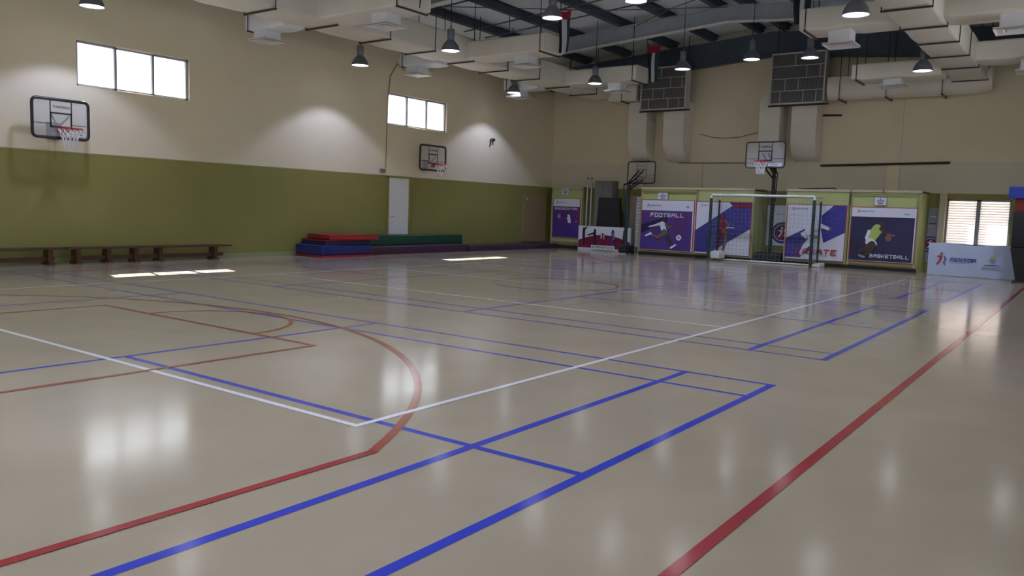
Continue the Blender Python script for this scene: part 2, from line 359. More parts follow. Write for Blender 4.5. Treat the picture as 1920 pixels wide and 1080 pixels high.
# ------------------------------------------------------------ roof steel
def beam_y(x, zb, hh, ww, name, label, cat, grp, y0=FY, y1=B, m_='steel'):
    m = MB(); m.box((x - ww / 2, y0, zb), (x + ww / 2, y1, zb + .02), m_); m.box((x - .012, y0, zb), (x + .012, y1, zb + hh), m_); m.box((x - ww / 2, y0, zb + hh - .02), (x + ww / 2, y1, zb + hh), m_)
    return tag(m.build(name), label, cat, grp)
PX = [-13.3, -11.7, -9.95, -8.55, -7.0, -6.2, -4.8, -3.3, -1.7, -.1, 1.5]
ORD = ['first', 'second', 'third', 'fourth', 'fifth', 'sixth', 'seventh', 'eighth', 'ninth', 'tenth', 'eleventh']
for i, x in enumerate(PX):
    beam_y(x, roof_z(x) - .24, .235, .17, 'roof_purlin', 'dark steel purlin running the length of the roof, %s counted from the left wall' % ORD[i], 'roof beam', 'roof purlins')
def rafter(y, label, fl='flange', depth=.45, drop=.69, web='steel2'):
    t = thing('roof_rafter', label, 'roof beam', (RIDGE, y, roof_z(RIDGE) - drop), 'rafters across the roof')
    for nm, a, b in (('left_half', L, RIDGE), ('right_half', RIDGE, RX)):
        m = MB(); za, zb = roof_z(a) - drop, roof_z(b) - drop
        def slab(y0, y1, d0, d1, mm):
            m.add([(a, y0, za + d0), (b, y0, zb + d0), (b, y1, zb + d0), (a, y1, za + d0), (a, y0, za + d1), (b, y0, zb + d1), (b, y1, zb + d1), (a, y1, za + d1)],
                  [(0, 3, 2, 1), (4, 5, 6, 7), (0, 1, 5, 4), (1, 2, 6, 5), (2, 3, 7, 6), (3, 0, 4, 7)], mm)
        slab(y - .11, y + .11, 0, .022, fl); slab(y - .008, y + .008, .02, depth - .01, web); slab(y - .11, y + .11, depth - .02, depth, 'steel2')
        o = m.build('half_beam', t)
    return t
rafter(15.1, 'grey steel rafter with a pale lower edge, crossing over the goal end')
rafter(8.6, 'steel rafter crossing above the nearer row of lamps')
rafter(2.1, 'steel rafter crossing above the near part of the court')
rafter(18.75, 'dark steel rafter tight against the back wall top', 'steel', .80, 1.02, 'steel')
# thin bracing rods
def rod(pts, label, r=.012, mm='steel'):
    m = MB(); m.tube(pts, r, mm, 6); tag(m.build('bracing_rod'), label, 'roof rod', 'thin rods under the roof')
def rz(x, d=.27): return roof_z(x) - d
for k, y in enumerate((9.9, 12.2, 13.2)):
    rod([(-13.7, y, rz(-13.7)), (-10.2, y, rz(-10.2)), (-6.8, y, rz(-6.8))], 'thin dark sag rod across the left roof slope, %s from the camera' % ('first', 'second', 'third')[k], .02)
rod([(-6.65, 15.0, rz(-6.65, .3)), (-9.2, 12.6, rz(-9.2, .42)), (-13.2, 9.0, rz(-13.2, .3))], 'long dark bracing cable slanting over the left roof slope')
rod([(-9.4, 15.0, rz(-9.4, .3)), (-7.6, 13.7, rz(-7.6, .40)), (-5.2, 12.4, rz(-5.2, .34)), (-3.2, 11.4, rz(-3.2, .3))], 'sagging dark cable slung under the ridge')

# ------------------------------------------------------------ ducts
def rrect(c, ux, uz, wd, h, r=.07, bulge=0):
    pts = []
    for (sx, sz, a0) in ((1, 1, 0), (-1, 1, 90), (-1, -1, 180), (1, -1, 270)):
        for q in (0, 30, 60, 90):
            a = math.radians(a0 + q); pts.append(c + ux * (sx * (wd / 2 - r) + r * math.cos(a)) + uz * (sz * (h / 2 - r) + r * math.sin(a)))
    return pts
def duct_run(p0, p1, wd, h, stations, mm='duct', r=.06):
    p0, p1 = Vector(p0), Vector(p1); d = (p1 - p0); Ln = d.length; d.normalize(); uz = Vector((0, 0, 1)); ux = d.cross(uz).normalized()
    m = MB(); rings = []; S = sorted({0, Ln, *[min(max(s, 0), Ln) for s in stations]}); ts = []
    for i in range(len(S) - 1):
        if S[i + 1] - S[i] < .02: continue
        k = 5
        for j in range(k): ts.append((S[i] + (S[i + 1] - S[i]) * j / k, math.sin(PI * j / k)))
    ts.append((Ln, 0))
    for s, b in ts:
        bb = b * .025 * (.6 + .8 * random.random()); c = p0 + d * s + Vector((0, 0, -bb * .4))
        rings.append(rrect(c, ux, uz, wd + bb, h + bb, r))
    m.sweep(rings, mm); return m
def hanger(t, c, axis, wd, h, ztop, name='hanger'):
    """strap round the underside of a duct with a drop rod on each side"""
    m = MB(); x, y, z = c; e = .022
    if axis == 'y': a, b = (x - wd / 2 - .03, y - e, z - h / 2 - .035), (x + wd / 2 + .03, y + e, z - h / 2 - .005)
    else: a, b = (x - e, y - wd / 2 - .03, z - h / 2 - .035), (x + e, y + wd / 2 + .03, z - h / 2 - .005)
    m.box(a, b, 'black')
    for s in (-1, 1):
        px, py = (x + s * (wd / 2 + .02), y) if axis == 'y' else (x, y + s * (wd / 2 + .02))
        m.tube([(px, py, z - h / 2 - .03), (px, py, ztop if ztop else roof_z(px) - .02)], .011, 'black', 6)
    m.build(name, t)
def diffuser(parent, x, y, z, s=.62, ztop=5.3):
    m = MB(); m.rbox((x - .22, y - .22, z), (x + .22, y + .22, ztop), 'ductcloth', .03)
    for q, (a, dz) in enumerate(((s / 2, 0), (s / 2 - .07, .022), (s / 2 - .14, .012))):
        b = a - .05; zz = z + dz - .03
        v = [(x - a, y - a, zz), (x + a, y - a, zz), (x + a, y + a, zz), (x - a, y + a, zz), (x - b, y - b, zz + .03), (x + b, y - b, zz + .03), (x + b, y + b, zz + .03), (x - b, y + b, zz + .03)]
        m.add(v, [(0, 1, 5, 4), (1, 2, 6, 5), (2, 3, 7, 6), (3, 0, 4, 7)], 'white')
    m.box((x - .1, y - .1, z - .02), (x + .1, y + .1, z - .01), 'white')
    m.box((x - s / 2, y - s / 2, z - .005), (x + s / 2, y + s / 2, z + .012), 'white')
    m.build('diffuser', parent)
def branch(t, x0, x1, y, z0, z1, wd, xd, zd, mm='duct', strap=True):
    m = duct_run((x0, y, (z0 + z1) / 2), (x1, y, (z0 + z1) / 2), wd, z1 - z0, [abs(x1 - x0) / 2], mm)
    b = m.build('branch', t, True)
    diffuser(b, xd, y, zd, ztop=z0 + .05)
    if strap:
        s = 1 if x1 > x0 else -1
        hanger(b, (x1 - s * .12, y, (z0 + z1) / 2), 'x', wd, z1 - z0, None)
    return b
D1 = (-12.38, 1.0, 5.35, 5.93)
t = thing('ventilation_duct', 'long cream clad air duct with black straps along the left wall', 'air duct', (D1[0], 6, D1[2]), 'ceiling air ducts')
hy = [-4.2, -2.6, -1, .7, 2.35, 4.0, 5.65, 7.3, 8.9, 10.45, 12.0, 13.6, 15.3, 17.0]
duct_run((D1[0] - .05, -6, 5.64), (D1[0], 18.35, 5.64), 1.0, .58, [q + 6 for q in hy]).build('casing', t, True)
for y in hy: hanger(t, (D1[0] - .02, y, 5.64), 'y', 1.02, .60, None)
for y in (5.55, 10.6, 15.5):
    branch(t, -11.95, -9.4, y, 5.36, 5.80, .85, -10.25, 5.12)
    branch(t, -12.8, -14.15, y - .35, 5.28, 5.62, .62, -13.75, 5.08, 'ductcloth')
m = duct_run((-11.92, 18.25, 5.5), (-10.85, 18.25, 5.5), .7, .62, [.6]); m.build('end_section', t, True)
hanger(t, (-11.4, 18.25, 5.5), 'x', .7, .64, None)
D2 = (-.97, .80, 5.2, 5.78)
t = thing('ventilation_duct', 'straight cream air duct with black straps on the right of the hall', 'air duct', (D2[0], 6, D2[2]), 'ceiling air ducts')
hy2 = [-2.6, -1, .7, 2.4, 4.1, 5.8, 7.5, 9.2, 10.9, 12.5, 14.15, 15.8, 17.85]
duct_run((D2[0], -6, 5.49), (D2[0], 18.3, 5.49), .80, .58, [q + 6 for q in hy2]).build('casing', t, True)
for y in hy2: hanger(t, (D2[0], y, 5.49), 'y', .80, .60, None)
for y in (10.95, 15.75):
    far = y > 12; branch(t, -1.35, -3.25 if not far else -3.45, y + (.45 if far else 0), 5.28 if not far else 5.06, 5.72 if not far else 5.46, .85, -2.5, 5.0 if not far else 4.9)
    branch(t, -.57, 1.5, y - .1, 5.24, 5.68, .85, .55, 4.98)
# low cross run with a rounded underside along the back wall
m = MB(); rings = []
for i, x in enumerate([-4.62 + .208 * k for k in range(21)]):
    ring = []
    for (yy, zz) in ((17.85, 5.5), (17.82, 5.3), (17.86, 5.08), (17.98, 4.93), (18.2, 4.87), (18.45, 4.9), (18.58, 5.02), (18.6, 5.5)):
        lift = .30 * max(0, (x + 1.0)) ** 2
        ring.append(Vector((x, yy, min(5.5, zz + (lift if zz < 5.3 else 0)))))
    rings.append(ring)
m.sweep(rings, 'duct'); m.build('cross_section', t, True)
for x in (-4.25, -3.0, -1.6): hanger(t, (x, 18.2, 5.18), 'x', .80, .62, None)

# ------------------------------------------------------------ grille boxes and drop ducts on the back wall
def grille(x0, x1, z0, z1, y0, y1, label):
    t = thing('grille_box', label, 'ventilation box', ((x0 + x1) / 2, (y0 + y1) / 2, z0), 'caged ventilation boxes')
    m = MB(); m.box((x0 + .02, y0 + .03, z0 + .02), (x1 - .02, y1, z1 - .02), 'grille'); m.build('core', t)
    m = MB(); r = .045
    for xa in (x0, x1 - r):
        for ya in (y0, y1 - r): m.box((xa, ya, z0), (xa + r, ya + r, z1), 'grilleframe')
    for za in (z0, z1 - r):
        m.box((x0, y0, za), (x1, y0 + r, za + r), 'grilleframe'); m.box((x0, y1 - r, za), (x1, y1, za + r), 'grilleframe')
        m.box((x0, y0, za), (x0 + r, y1, za + r), 'grilleframe'); m.box((x1 - r, y0, za), (x1, y1, za + r), 'grilleframe')
    m.box((x1 - .012, y0 + r, z0 + r), (x1 - .002, y1 - r, z1 - r), 'grilleframe')
    m.build('frame', t)
    m = MB(); H = z1 - z0; rows = [z0 + H * q for q in (.26, .5, .74)]; cuts = ((.2, .62, .85), (.28, .52), (.66, .9), (.45,))
    for zz in rows: m.box((x0, y0 - .004, zz - .009), (x1, y0 + .03, zz + .009), 'grilleframe')
    zz = [z0] + rows + [z1]
    for k in range(4):
        for c in cuts[k]: m.box((x0 + (x1 - x0) * c - .009, y0 - .004, zz[k]), (x0 + (x1 - x0) * c + .009, y0 + .03, zz[k + 1]), 'grilleframe')
    m.build('grille_bars', t)
    m = MB(); n = 40
    for k in range(n):
        x = x0 + .05 + (x1 - x0 - .1) * (k + .5) / n; m.box((x - .006, y0 + .015, z0 + .04), (x + .006, y0 + .03, z1 - .04), 'grey')
    m.build('louvre_blades', t)
    m = MB(); m.tube([(x0 - .05, y0 + .1, z0 - .03), (x1 + .12, y0 + .1, z0 - .03)], .025, 'black', 6); m.build('support_bar', t)
    for s in (x0 + .1, x1 - .1):
        m = MB(); m.tube([(s, y1 - .05, z1), (s, y1 - .05, roof_z(s) - .05)], .012, 'black', 6); m.build('drop_rod', t)
grille(-10.70, -9.05, 4.82, 6.22, 17.9, 18.22, 'caged ventilation box high on the back wall, nearer the corner')
grille(-6.32, -4.70, 4.80, 6.32, 17.9, 18.22, 'caged ventilation box high on the back wall, right above the basketball hoop')
def drop(x0, x1, label, zb=3.16, ztop=5.15, x0t=None):
    m = MB(); yf = 18.28; prof = [(yf, ztop), (yf, 4.6), (yf, 3.95)]
    for k in range(1, 9):
        a = k / 8 * PI / 2; prof.append((yf + (B - .02 - yf) * (1 - math.cos(a)), 3.95 - (3.95 - zb) * math.sin(a)))
    prof.append((B - .02, ztop)); vs = [(x0, y, z) for y, z in prof] + [(x1, y, z) for y, z in prof]; n = len(prof)
    m.add(vs, [tuple(range(n)), tuple(range(2 * n - 1, n - 1, -1))] + [(i, (i + 1) % n, n + (i + 1) % n, n + i) for i in range(n)], 'duct')
    o = m.build('drop_duct', None, True); tag(o, label, 'air duct', 'drop ducts on the back wall')
    m = MB(); m.box((x0 - .03, yf - .03, 4.55), (x1 + .03, B - .03, 4.60), 'duct'); m.build('collar', o)
drop(-11.3, -10.62, 'off-white drop duct on the back wall, leftmost of the four')
drop(-9.98, -9.25, 'off-white drop duct curving into the wall, second from the left')
drop(-6.72, -6.08, 'off-white drop duct directly behind the facing hoop, third from the left')
drop(-5.72, -4.98, 'off-white drop duct curving into the wall, rightmost of the four')

# ------------------------------------------------------------ pendant lamps
def make_lamp():
    t = thing('pendant_lamp', '', 'lamp', (0, 0, 0), 'hanging high-bay lamps')
    m = MB(); m.lathe([(.0, .50), (.085, .50), (.09, .47), (.085, .28), (.075, .24), (.0, .24)], (0, 0, 0), 'lampbody', 20); m.build('ballast_housing', t, True)
    m = MB(); m.lathe([(.07, .26), (.10, .235), (.165, .16), (.205, .08), (.222, .0), (.212, .0), (.195, .08), (.155, .155), (.09, .22)], (0, 0, 0), 'lampbody', 28); m.build('reflector', t, True)
    m = MB(); m.disc((0, 0, .014), .210, 'lampglow', 28); m.build('lens', t)
    m = MB(); m.tube([(0, 0, .5), (0, 0, .58)], .02, 'lampbody', 8); m.build('hook', t)
    d = bpy.data.lights.new('lamp_light', 'SPOT'); d.energy = LAMP_W; d.spot_size = math.radians(112); d.spot_blend = .30; d.shadow_soft_size = .10; d.color = (.58, .65, 1)
    lo = bpy.data.objects.new('lamp_light', d); COL.objects.link(lo); lo.parent = t; lo.location = (0, 0, -.02)
    return t
LX = [(-13.55, 4.93, 'above the mats beside the left wall'), (-10.5, 5.03, ''), (-7.66, 5.47, ''), (-5.68, 5.58, ''), (-4.15, 5.5, ''), (-1.50, 4.85, ''), (.95, 4.85, '')]
COLN = ['nearest the left wall', 'second from the left wall', 'third from the left wall', 'fourth from the left wall', 'fifth from the left wall', 'under the right-hand duct', 'farthest right']
proto = make_lamp(); first = True
for ri, (y, rn) in enumerate(((14.7, 'far row by the goal'), (7.9, 'middle row'), (1.1, 'near row above the court'), (-5.7, 'unseen row added behind the camera'))):  # last row is out of view, added for more light in the hall
    for i, (x, z, _) in enumerate(LX):
        o = proto if first else copy_tree(proto); first = False
        zz = z + {14.7: (.22 if i < 2 else .13 if i > 4 else 0), 7.9: 0, 1.1: 0, -5.7: 0}[y]
        o.location = (x - (.08 if y > 14 else 0), y, zz)
        o['label'] = 'lit bell-shaped pendant lamp in the %s, %s' % (rn, COLN[i])
        m = MB(); m.tube([(0, 0, .57), (0, 0, roof_z(x) - zz - .01)], .009, 'black', 6)
        r_ = m.build('suspension_rod', None, origin=(0, 0, 0)); r_.parent = o

# ------------------------------------------------------------ flags
def flag(x, y, z0, z1, wd, label, ph, tilt=0):
    t = thing('flag', label, 'flag', (x, y, z0), 'flags hanging by the ducts'); H = z1 - z0; nz = 14
    def strip(u0, u1, v0, v1, nm, mm):
        m = MB(); nu = 6; f_, b_ = [], []
        for j in range(nz + 1):
            v = v0 + (v1 - v0) * j / nz
            for i in range(nu + 1):
                u = u0 + (u1 - u0) * i / nu; nar = .72 + .28 * v
                px = x + (u - .5) * wd * nar + tilt * (1 - v); py = y + .035 * math.sin(u * 11 + ph + v * 1.5) + .02 * math.sin(v * 6 + ph); f_.append((px, py, z0 + v * H - (.06 * math.sin(u * PI) if v > .98 else 0)))
        b_ = [(a, b + .006, c) for a, b, c in f_]; N = len(f_); q = nu + 1; fs = []
        for j in range(nz):
            for i in range(nu):
                a = j * q + i; fs.append((a, a + 1, a + q + 1, a + q)); fs.append((N + a, N + a + q, N + a + q + 1, N + a + 1))
        m.add(f_ + b_, fs, mm); return m.build(nm, t, True, fix=False)
    strip(0, .37, 0, .78, 'black_stripe', 'flag_black'); strip(.37, .68, 0, .78, 'white_stripe', 'flag_white'); strip(.68, 1, 0, .78, 'green_stripe', 'flag_green'); strip(0, 1, .78, 1, 'red_band', 'flag_red')
    m = MB(); m.tube([(x - wd / 2, y, z1), (x + wd / 2, y, z1)], .012, 'black', 6)
    m.tube([(x, y, z1), (x, y, roof_z(x) - .02)], .006, 'black', 5); m.build('hanging_bar', t)
flag(-9.20, 10.75, 5.38, 6.42, .40, 'red, black, white and green flag hanging at the middle duct branch', 0)
flag(-9.25, 15.85, 5.38, 6.50, .42, 'red-topped flag hanging in front of the left caged ventilation box', 1.3)
flag(-3.28, 10.7, 5.45, 6.30, .42, 'flag hanging at the left branch of the right-hand duct', 2.1)
flag(-9.55, 5.65, 5.40, 6.38, .46, 'flag at the top edge hanging at the nearest duct branch', .6)

# ------------------------------------------------------------ wall-mounted details
m = MB(); m.tube([(L + .02, 10.9, 5.36), (L + .02, 10.55, 5.5), (L + .02, 10.28, 5.1), (L + .02, 10.2, 4.4), (L + .02, 10.16, 2.45)], .014, 'beige', 6)
tag(m.build('wall_cable'), 'thin brown cable running down the left wall beside the far window', 'cable')
m = MB(); m.rbox((L, 9.93, 2.31), (L + .07, 10.12, 2.43), 'grey', .01); tag(m.build('junction_box'), 'small grey box at the foot of the wall cable', 'electrical box')
t = thing('wall_hook', 'small dark bracket on the lit patch right of the far window', 'wall bracket', (L, 15.05, 3.5))
m = MB(); m.tube([(L, 15.08, 3.5), (L + .05, 15.08, 3.5), (L + .05, 15.08, 3.75)], .018, 'black', 6); m.build('arm', t)
m = MB(); m.rbox((L, 15.17, 3.66), (L + .1, 15.27, 3.76), 'black', .02); m.build('head', t)
def bar(pts, r, label, name='wall_rail', cat='rail', mm='black'):
    m = MB(); m.tube(pts, r, mm, 8); tag(m.build(name), label, cat)
bar([(-4.95, 18.95, 3.03), (-1.42, 18.95, 3.10)], .035, 'long black rail fixed on the back wall above the basketball poster')
bar([(-5.05, 18.9, 4.55), (-4.42, 18.9, 4.53)], .03, 'short black bar on the back wall beside the rightmost drop duct')
bar([(-9.65, 18.95, 3.14), (-6.95, 18.95, 3.13)], .022, 'brown pipe along the back wall under the drop ducts', 'wall_pipe', 'pipe', 'beige')
bar([(-8.95, 18.95, 4.10), (-8.5, 18.95, 3.98), (-8.1, 18.95, 3.94), (-7.6, 18.95, 3.96), (-6.95, 18.95, 4.1)], .014, 'thin cable sagging on the back wall between the drop ducts', 'sagging_cable', 'cable', 'beige')
bar([(-5.4, 18.4, 2.29), (-4.35, 18.4, 2.33), (-4.28, 18.4, 2.29)], .02, 'thin black pole lying on top of the closet right of the hoop', 'loose_pole', 'pole')

# ------------------------------------------------------------ bench
def bench(y0, y1, legs, label):
    t = thing('gym_bench', label, 'bench', (-14.6, (y0 + y1) / 2, 0), 'low wooden benches by the left wall')
    m = MB(); m.rbox((-14.74, y0, .295), (-14.44, y1, .335), 'wood', .01); m.build('seat', t)
    m = MB(); m.box((-14.61, y0 + .15, .07), (-14.57, y1 - .15, .15), 'wood'); m.build('lower_rail', t)
    for y in legs:
        m = MB(); m.box((-14.70, y - .045, .03), (-14.48, y + .045, .295), 'wood'); m.box((-14.76, y - .05, 0), (-14.42, y + .05, .04), 'wood'); m.build('leg', t)
bench(-3.0, .93, (-2.7, -1, .67), 'reddish wooden gym bench at the left edge, nearer the camera')
bench(.97, 4.73, (1.2, 1.83, 2.42, 2.97, 4.33), 'reddish wooden gym bench under the near window, farther from the camera')

# ------------------------------------------------------------ mats
def gmat(x0, x1, y0, y1, z0, z1, mm, label, cat='gym mat', rot=0, r=.03, seam='mat_edge'):
    t = thing('gym_mat', label, cat, ((x0 + x1) / 2, (y0 + y1) / 2, z0), 'gym mats by the left wall')
    T = Matrix.Translation(Vector(((x0 + x1) / 2, (y0 + y1) / 2, 0))) @ Matrix.Rotation(rot, 4, 'Z') @ Matrix.Translation(Vector((-(x0 + x1) / 2, -(y0 + y1) / 2, 0)))
    m = MB(); m.rbox((x0, y0, z0), (x1, y1, z1), mm, min(r, (z1 - z0) * .4), T, 3); m.build('cover', t, True)
    m = MB(); zc = z1 - (z1 - z0) * .12
    for a, b in (((x0 + .02, y0 - .004, zc - .006), (x1 - .02, y0 + .01, zc + .006)), ((x1 - .01, y0 + .02, zc - .006), (x1 + .004, y1 - .02, zc + .006))): m.box(a, b, seam, T)
    m.build('seam', t)
gmat(-14.8, -13.7, 6.88, 8.62, 0, .05, 'mat_red', 'thin red mat at the very bottom of the mat stack', seam='mat_red')
gmat(-14.78, -13.72, 6.86, 8.58, .05, .31, 'mat_blue', 'thick blue mat low in the mat stack', r=.05, seam='mat_blue')
gmat(-14.75, -13.78, 7.0, 8.6, .31, .37, 'mat_blue', 'thinner blue mat in the middle of the mat stack', seam='mat_blue')
gmat(-14.78, -13.80, 7.05, 8.6, .37, .44, 'mat_maroon', 'dark maroon mat second from the top of the stack', seam='mat_red', rot=.03)
gmat(-14.72, -13.68, 7.2, 8.78, .44, .57, 'mat_red', 'bright red mat lying crooked on top of the stack', rot=-.10, r=.04, seam='mat_maroon')
gmat(-14.78, -14.02, 8.75, 13.05, 0, .235, 'mat_purple', 'long dark purple mat lying under the green block')
gmat(-14.80, -14.0, 13.1, 18.25, 0, .18, 'mat_purple', 'long dark purple mat reaching to the far corner')
gmat(-14.80, -14.25, 8.95, 13.05, .235, .53, 'mat_green', 'long dark green foam block in front of the white door', r=.04, seam='mat_green')

# ------------------------------------------------------------ lettering and print helpers
FONT = {'A': '01110 10001 11111 10001 10001', 'B': '11110 10001 11110 10001 11110', 'C': '11111 10000 10000 10000 11111', 'D': '11110 10001 10001 10001 11110', 'E': '11111 10000 11110 10000 11111',
 'F': '11111 10000 11110 10000 10000', 'G': '11111 10000 10011 10001 11111', 'I': '11111 00100 00100 00100 11111', 'K': '10001 10010 11100 10010 10001', 'L': '10000 10000 10000 10000 11111',
 'M': '11111 10101 10101 10101 10001', 'N': '11001 11001 10101 10011 10011', 'O': '11111 10001 10001 10001 11111', 'R': '11110 10001 11110 10010 10001', 'S': '11111 10000 11111 00001 11111',
 'T': '11111 00100 00100 00100 00100', 'Y': '10001 01010 00100 00100 00100', 'H': '10001 10001 11111 10001 10001', 'U': '10001 10001 10001 10001 11111'}
class Pr:
    """prints on a flat sheet: o = lower left corner, u / v the sheet's axes, n its outward normal"""
    def __init__(s, o, u, v, mb=None):
        s.o = Vector(o); s.u = Vector(u).normalized(); s.v = Vector(v).normalized(); s.n = s.u.cross(s.v).normalized(); s.k = 1; s.mb = mb or MB(); s.clip = None
    def P(s, a, b, k): return s.o + s.u * a + s.v * b + s.n * (.0009 * k)
    def poly(s, pts, m, lift=None):
        k = lift if lift is not None else s.k
        if s.clip: pts = s.cut(pts)
        if len(pts) < 3: return
        s.mb.add([s.P(a, b, k) for a, b in pts], [tuple(range(len(pts)))], m)
    def cut(s, pts):
        W, H = s.clip
        for ax, lim, sg in ((0, 0, 1), (0, W, -1), (1, 0, 1), (1, H, -1)):
            out = []
            for i in range(len(pts)):
                p, q = pts[i - 1], pts[i]; ip = sg * (p[ax] - lim) >= 0; iq = sg * (q[ax] - lim) >= 0
                if ip != iq:
                    t = (lim - p[ax]) / (q[ax] - p[ax]); out.append((p[0] + (q[0] - p[0]) * t, p[1] + (q[1] - p[1]) * t))
                if iq: out.append(q)
            pts = out
            if not pts: return []
        return pts
    def rect(s, a, b, c, d, m, lift=None): s.poly([(a, b), (c, b), (c, d), (a, d)], m, lift)
    def up(s): s.k += 1
    def limb(s, pts, ws, m):
        for i in range(len(pts) - 1):
            (x0, y0), (x1, y1) = pts[i], pts[i + 1]; d = math.hypot(x1 - x0, y1 - y0) or 1e-6; nx, ny = -(y1 - y0) / d, (x1 - x0) / d
            s.poly([(x0 + nx * ws[i], y0 + ny * ws[i]), (x0 - nx * ws[i], y0 - ny * ws[i]), (x1 - nx * ws[i + 1], y1 - ny * ws[i + 1]), (x1 + nx * ws[i + 1], y1 + ny * ws[i + 1])], m)
            s.up()
            s.circ(x1, y1, ws[i + 1], m, 10); s.up()
        s.circ(*pts[0], ws[0], m, 10); s.up()
    def circ(s, x, y, r, m, n=20, ry=None): s.poly([(x + r * math.cos(2 * PI * k / n), y + (ry or r) * math.sin(2 * PI * k / n)) for k in range(n)], m)
    def text(s, txt, x, y, w_, h, m, gap=.22, slant=.12):
        cw = w_ / (len(txt) + gap * (len(txt) - 1)); px = cw / 5; py = h / 5
        for i, ch in enumerate(txt):
            g = FONT.get(ch)
            if not g: continue
            for r, row in enumerate(g.split()):
                c = 0
                while c < 5:
                    if row[c] == '1':
                        e = c
                        while e < 5 and row[e] == '1': e += 1
                        x0 = x + i * cw * (1 + gap) + c * px; x1 = x + i * cw * (1 + gap) + e * px; y1 = y + h - r * py; y0 = y1 - py * 1.02
                        s.poly([(x0 + slant * (y0 - y), y0), (x1 + slant * (y0 - y), y0), (x1 + slant * (y1 - y), y1), (x0 + slant * (y1 - y), y1)], m); c = e
                    else: c += 1
        s.up()
    def logo(s, x, y, h, tw=None, ink='p_ink'):
        """small running figure with the club word beside it"""
        q = h / 10
        s.circ(x + 3.6 * q, y + 9 * q, .95 * q, 'p_red', 10)
        s.poly([(x, y + .2 * q), (x + 1.0 * q, y), (x + 3.2 * q, y + 2.8 * q), (x + 4.4 * q, y + 6.8 * q), (x + 3.6 * q, y + 7.6 * q), (x + .6 * q, y + 7 * q), (x + .5 * q, y + 6.2 * q), (x + 2.6 * q, y + 6.2 * q), (x + 2.0 * q, y + 3.6 * q)], 'p_red')
        s.poly([(x + 5.2 * q, y + 7 * q), (x + 6.0 * q, y + 4.6 * q), (x + 5.0 * q, y + 2.0 * q), (x + 6.2 * q, y), (x + 6.8 * q, y + .2 * q), (x + 5.9 * q, y + 2.1 * q), (x + 7.2 * q, y + 4.8 * q), (x + 5.8 * q, y + 7.2 * q)], ink)
        s.up()
        if tw: s.text('MENTOR', x + 9.5 * q, y + 3.2 * q, tw, 2.8 * q, ink)
def sheet(x0, x1, z0, z1, y, th=.012, edge='p_red', yn=-1, marg=.02):
    """poster board on a wall facing -y; returns the print helper"""
    m = MB(); m.box((x0, y, z0), (x1, y + th, z1), edge)
    p = Pr((x0, y, z0), (1, 0, 0), (0, 0, 1), m); p.clip = (x1 - x0, z1 - z0); p.W = x1 - x0; p.H = z1 - z0
    p.rect(marg, marg * .5, p.W - marg, p.H - marg, 'p_white'); p.up(); return p
def finish(p, label, name='poster', cat='poster', grp='sports posters along the back wall'):
    return tag(p.mb.build(name, fix=False), label, cat, grp)

# ------------------------------------------------------------ closets along the back wall
def closet(x0, x1, y0, name, label, z1=2.24, z0=.0, doors=(), top='cream'):
    t = thing(name, label, 'closet', ((x0 + x1) / 2, (y0 + B) / 2, 0), 'lime green storage closets')
    m = MB(); m.box((x0, y0 + .06, z0), (x1, B - .01, z1), 'lime'); m.build('carcass', t)
    m = MB(); m.box((x0, y0 - .01, z1 - .035), (x1, B - .01, z1 + .03), top); m.build('top_board', t)
    for i, (a, b) in enumerate(doors):
        m = MB(); m.box((a, y0, .15), (b, y0 + .06, z1 - .06), 'lime'); m.box((a + .01, y0 - .008, .15), (b - .01, y0, .24), 'beige')
        d = m.build('door', t)
        m = MB()
        for xx in (a, b - .03): m.box((xx, y0 - .014, .12), (xx + .03, y0, z1 - .06), 'cream')
        m.box((a, y0 - .014, z1 - .08), (b, y0, z1 - .055), 'lime')
        m.build('door_frame', d)
    m = MB(); m.box((x0, y0 + .04, 0), (x1, y0 + .06, .10), 'rubber'); m.build('shadow_strip', t)  # black strip stands in for the shadow gap below the doors
    return t
YC = 17.85
closet(-14.55, -13.2, 18.58, 'storage_closet', 'small lime green closet in the far left corner', doors=((-14.53, -13.22),))
closet(-10.48, -8.42, YC, 'storage_closet', 'lime green closet carrying the football poster', doors=((-10.42, -8.46),))
closet(-8.40, -6.56, YC, 'storage_closet', 'lime green closet behind the left half of the goal', doors=((-8.38, -6.58),))
closet(-5.58, -3.76, YC, 'storage_closet', 'lime green closet behind the right goal post', doors=((-5.56, -3.78),))
closet(-3.74, -1.88, YC, 'storage_closet', 'lime green closet carrying the basketball poster', doors=((-3.70, -1.94),))
m = MB(); m.tube([(-3.70, YC - .065, 1.8), (-3.70, YC - .065, 2.15), (-1.96, YC - .065, 2.15), (-1.96, YC - .065, 1.8)], .018, 'dado', 6); m.tube([(-2.86, YC - .065, 2.15), (-2.86, YC - .065, 2.28)], .022, 'dado', 6)
tag(m.build('hanging_rail'), 'dark green rail framing the space above the basketball poster', 'rail')
m = MB(); m.box((-10.43, YC - .06, 2.10), (-8.46, YC - .02, 2.14), 'dado'); tag(m.build('sliding_track'), 'olive track above the football poster', 'rail')

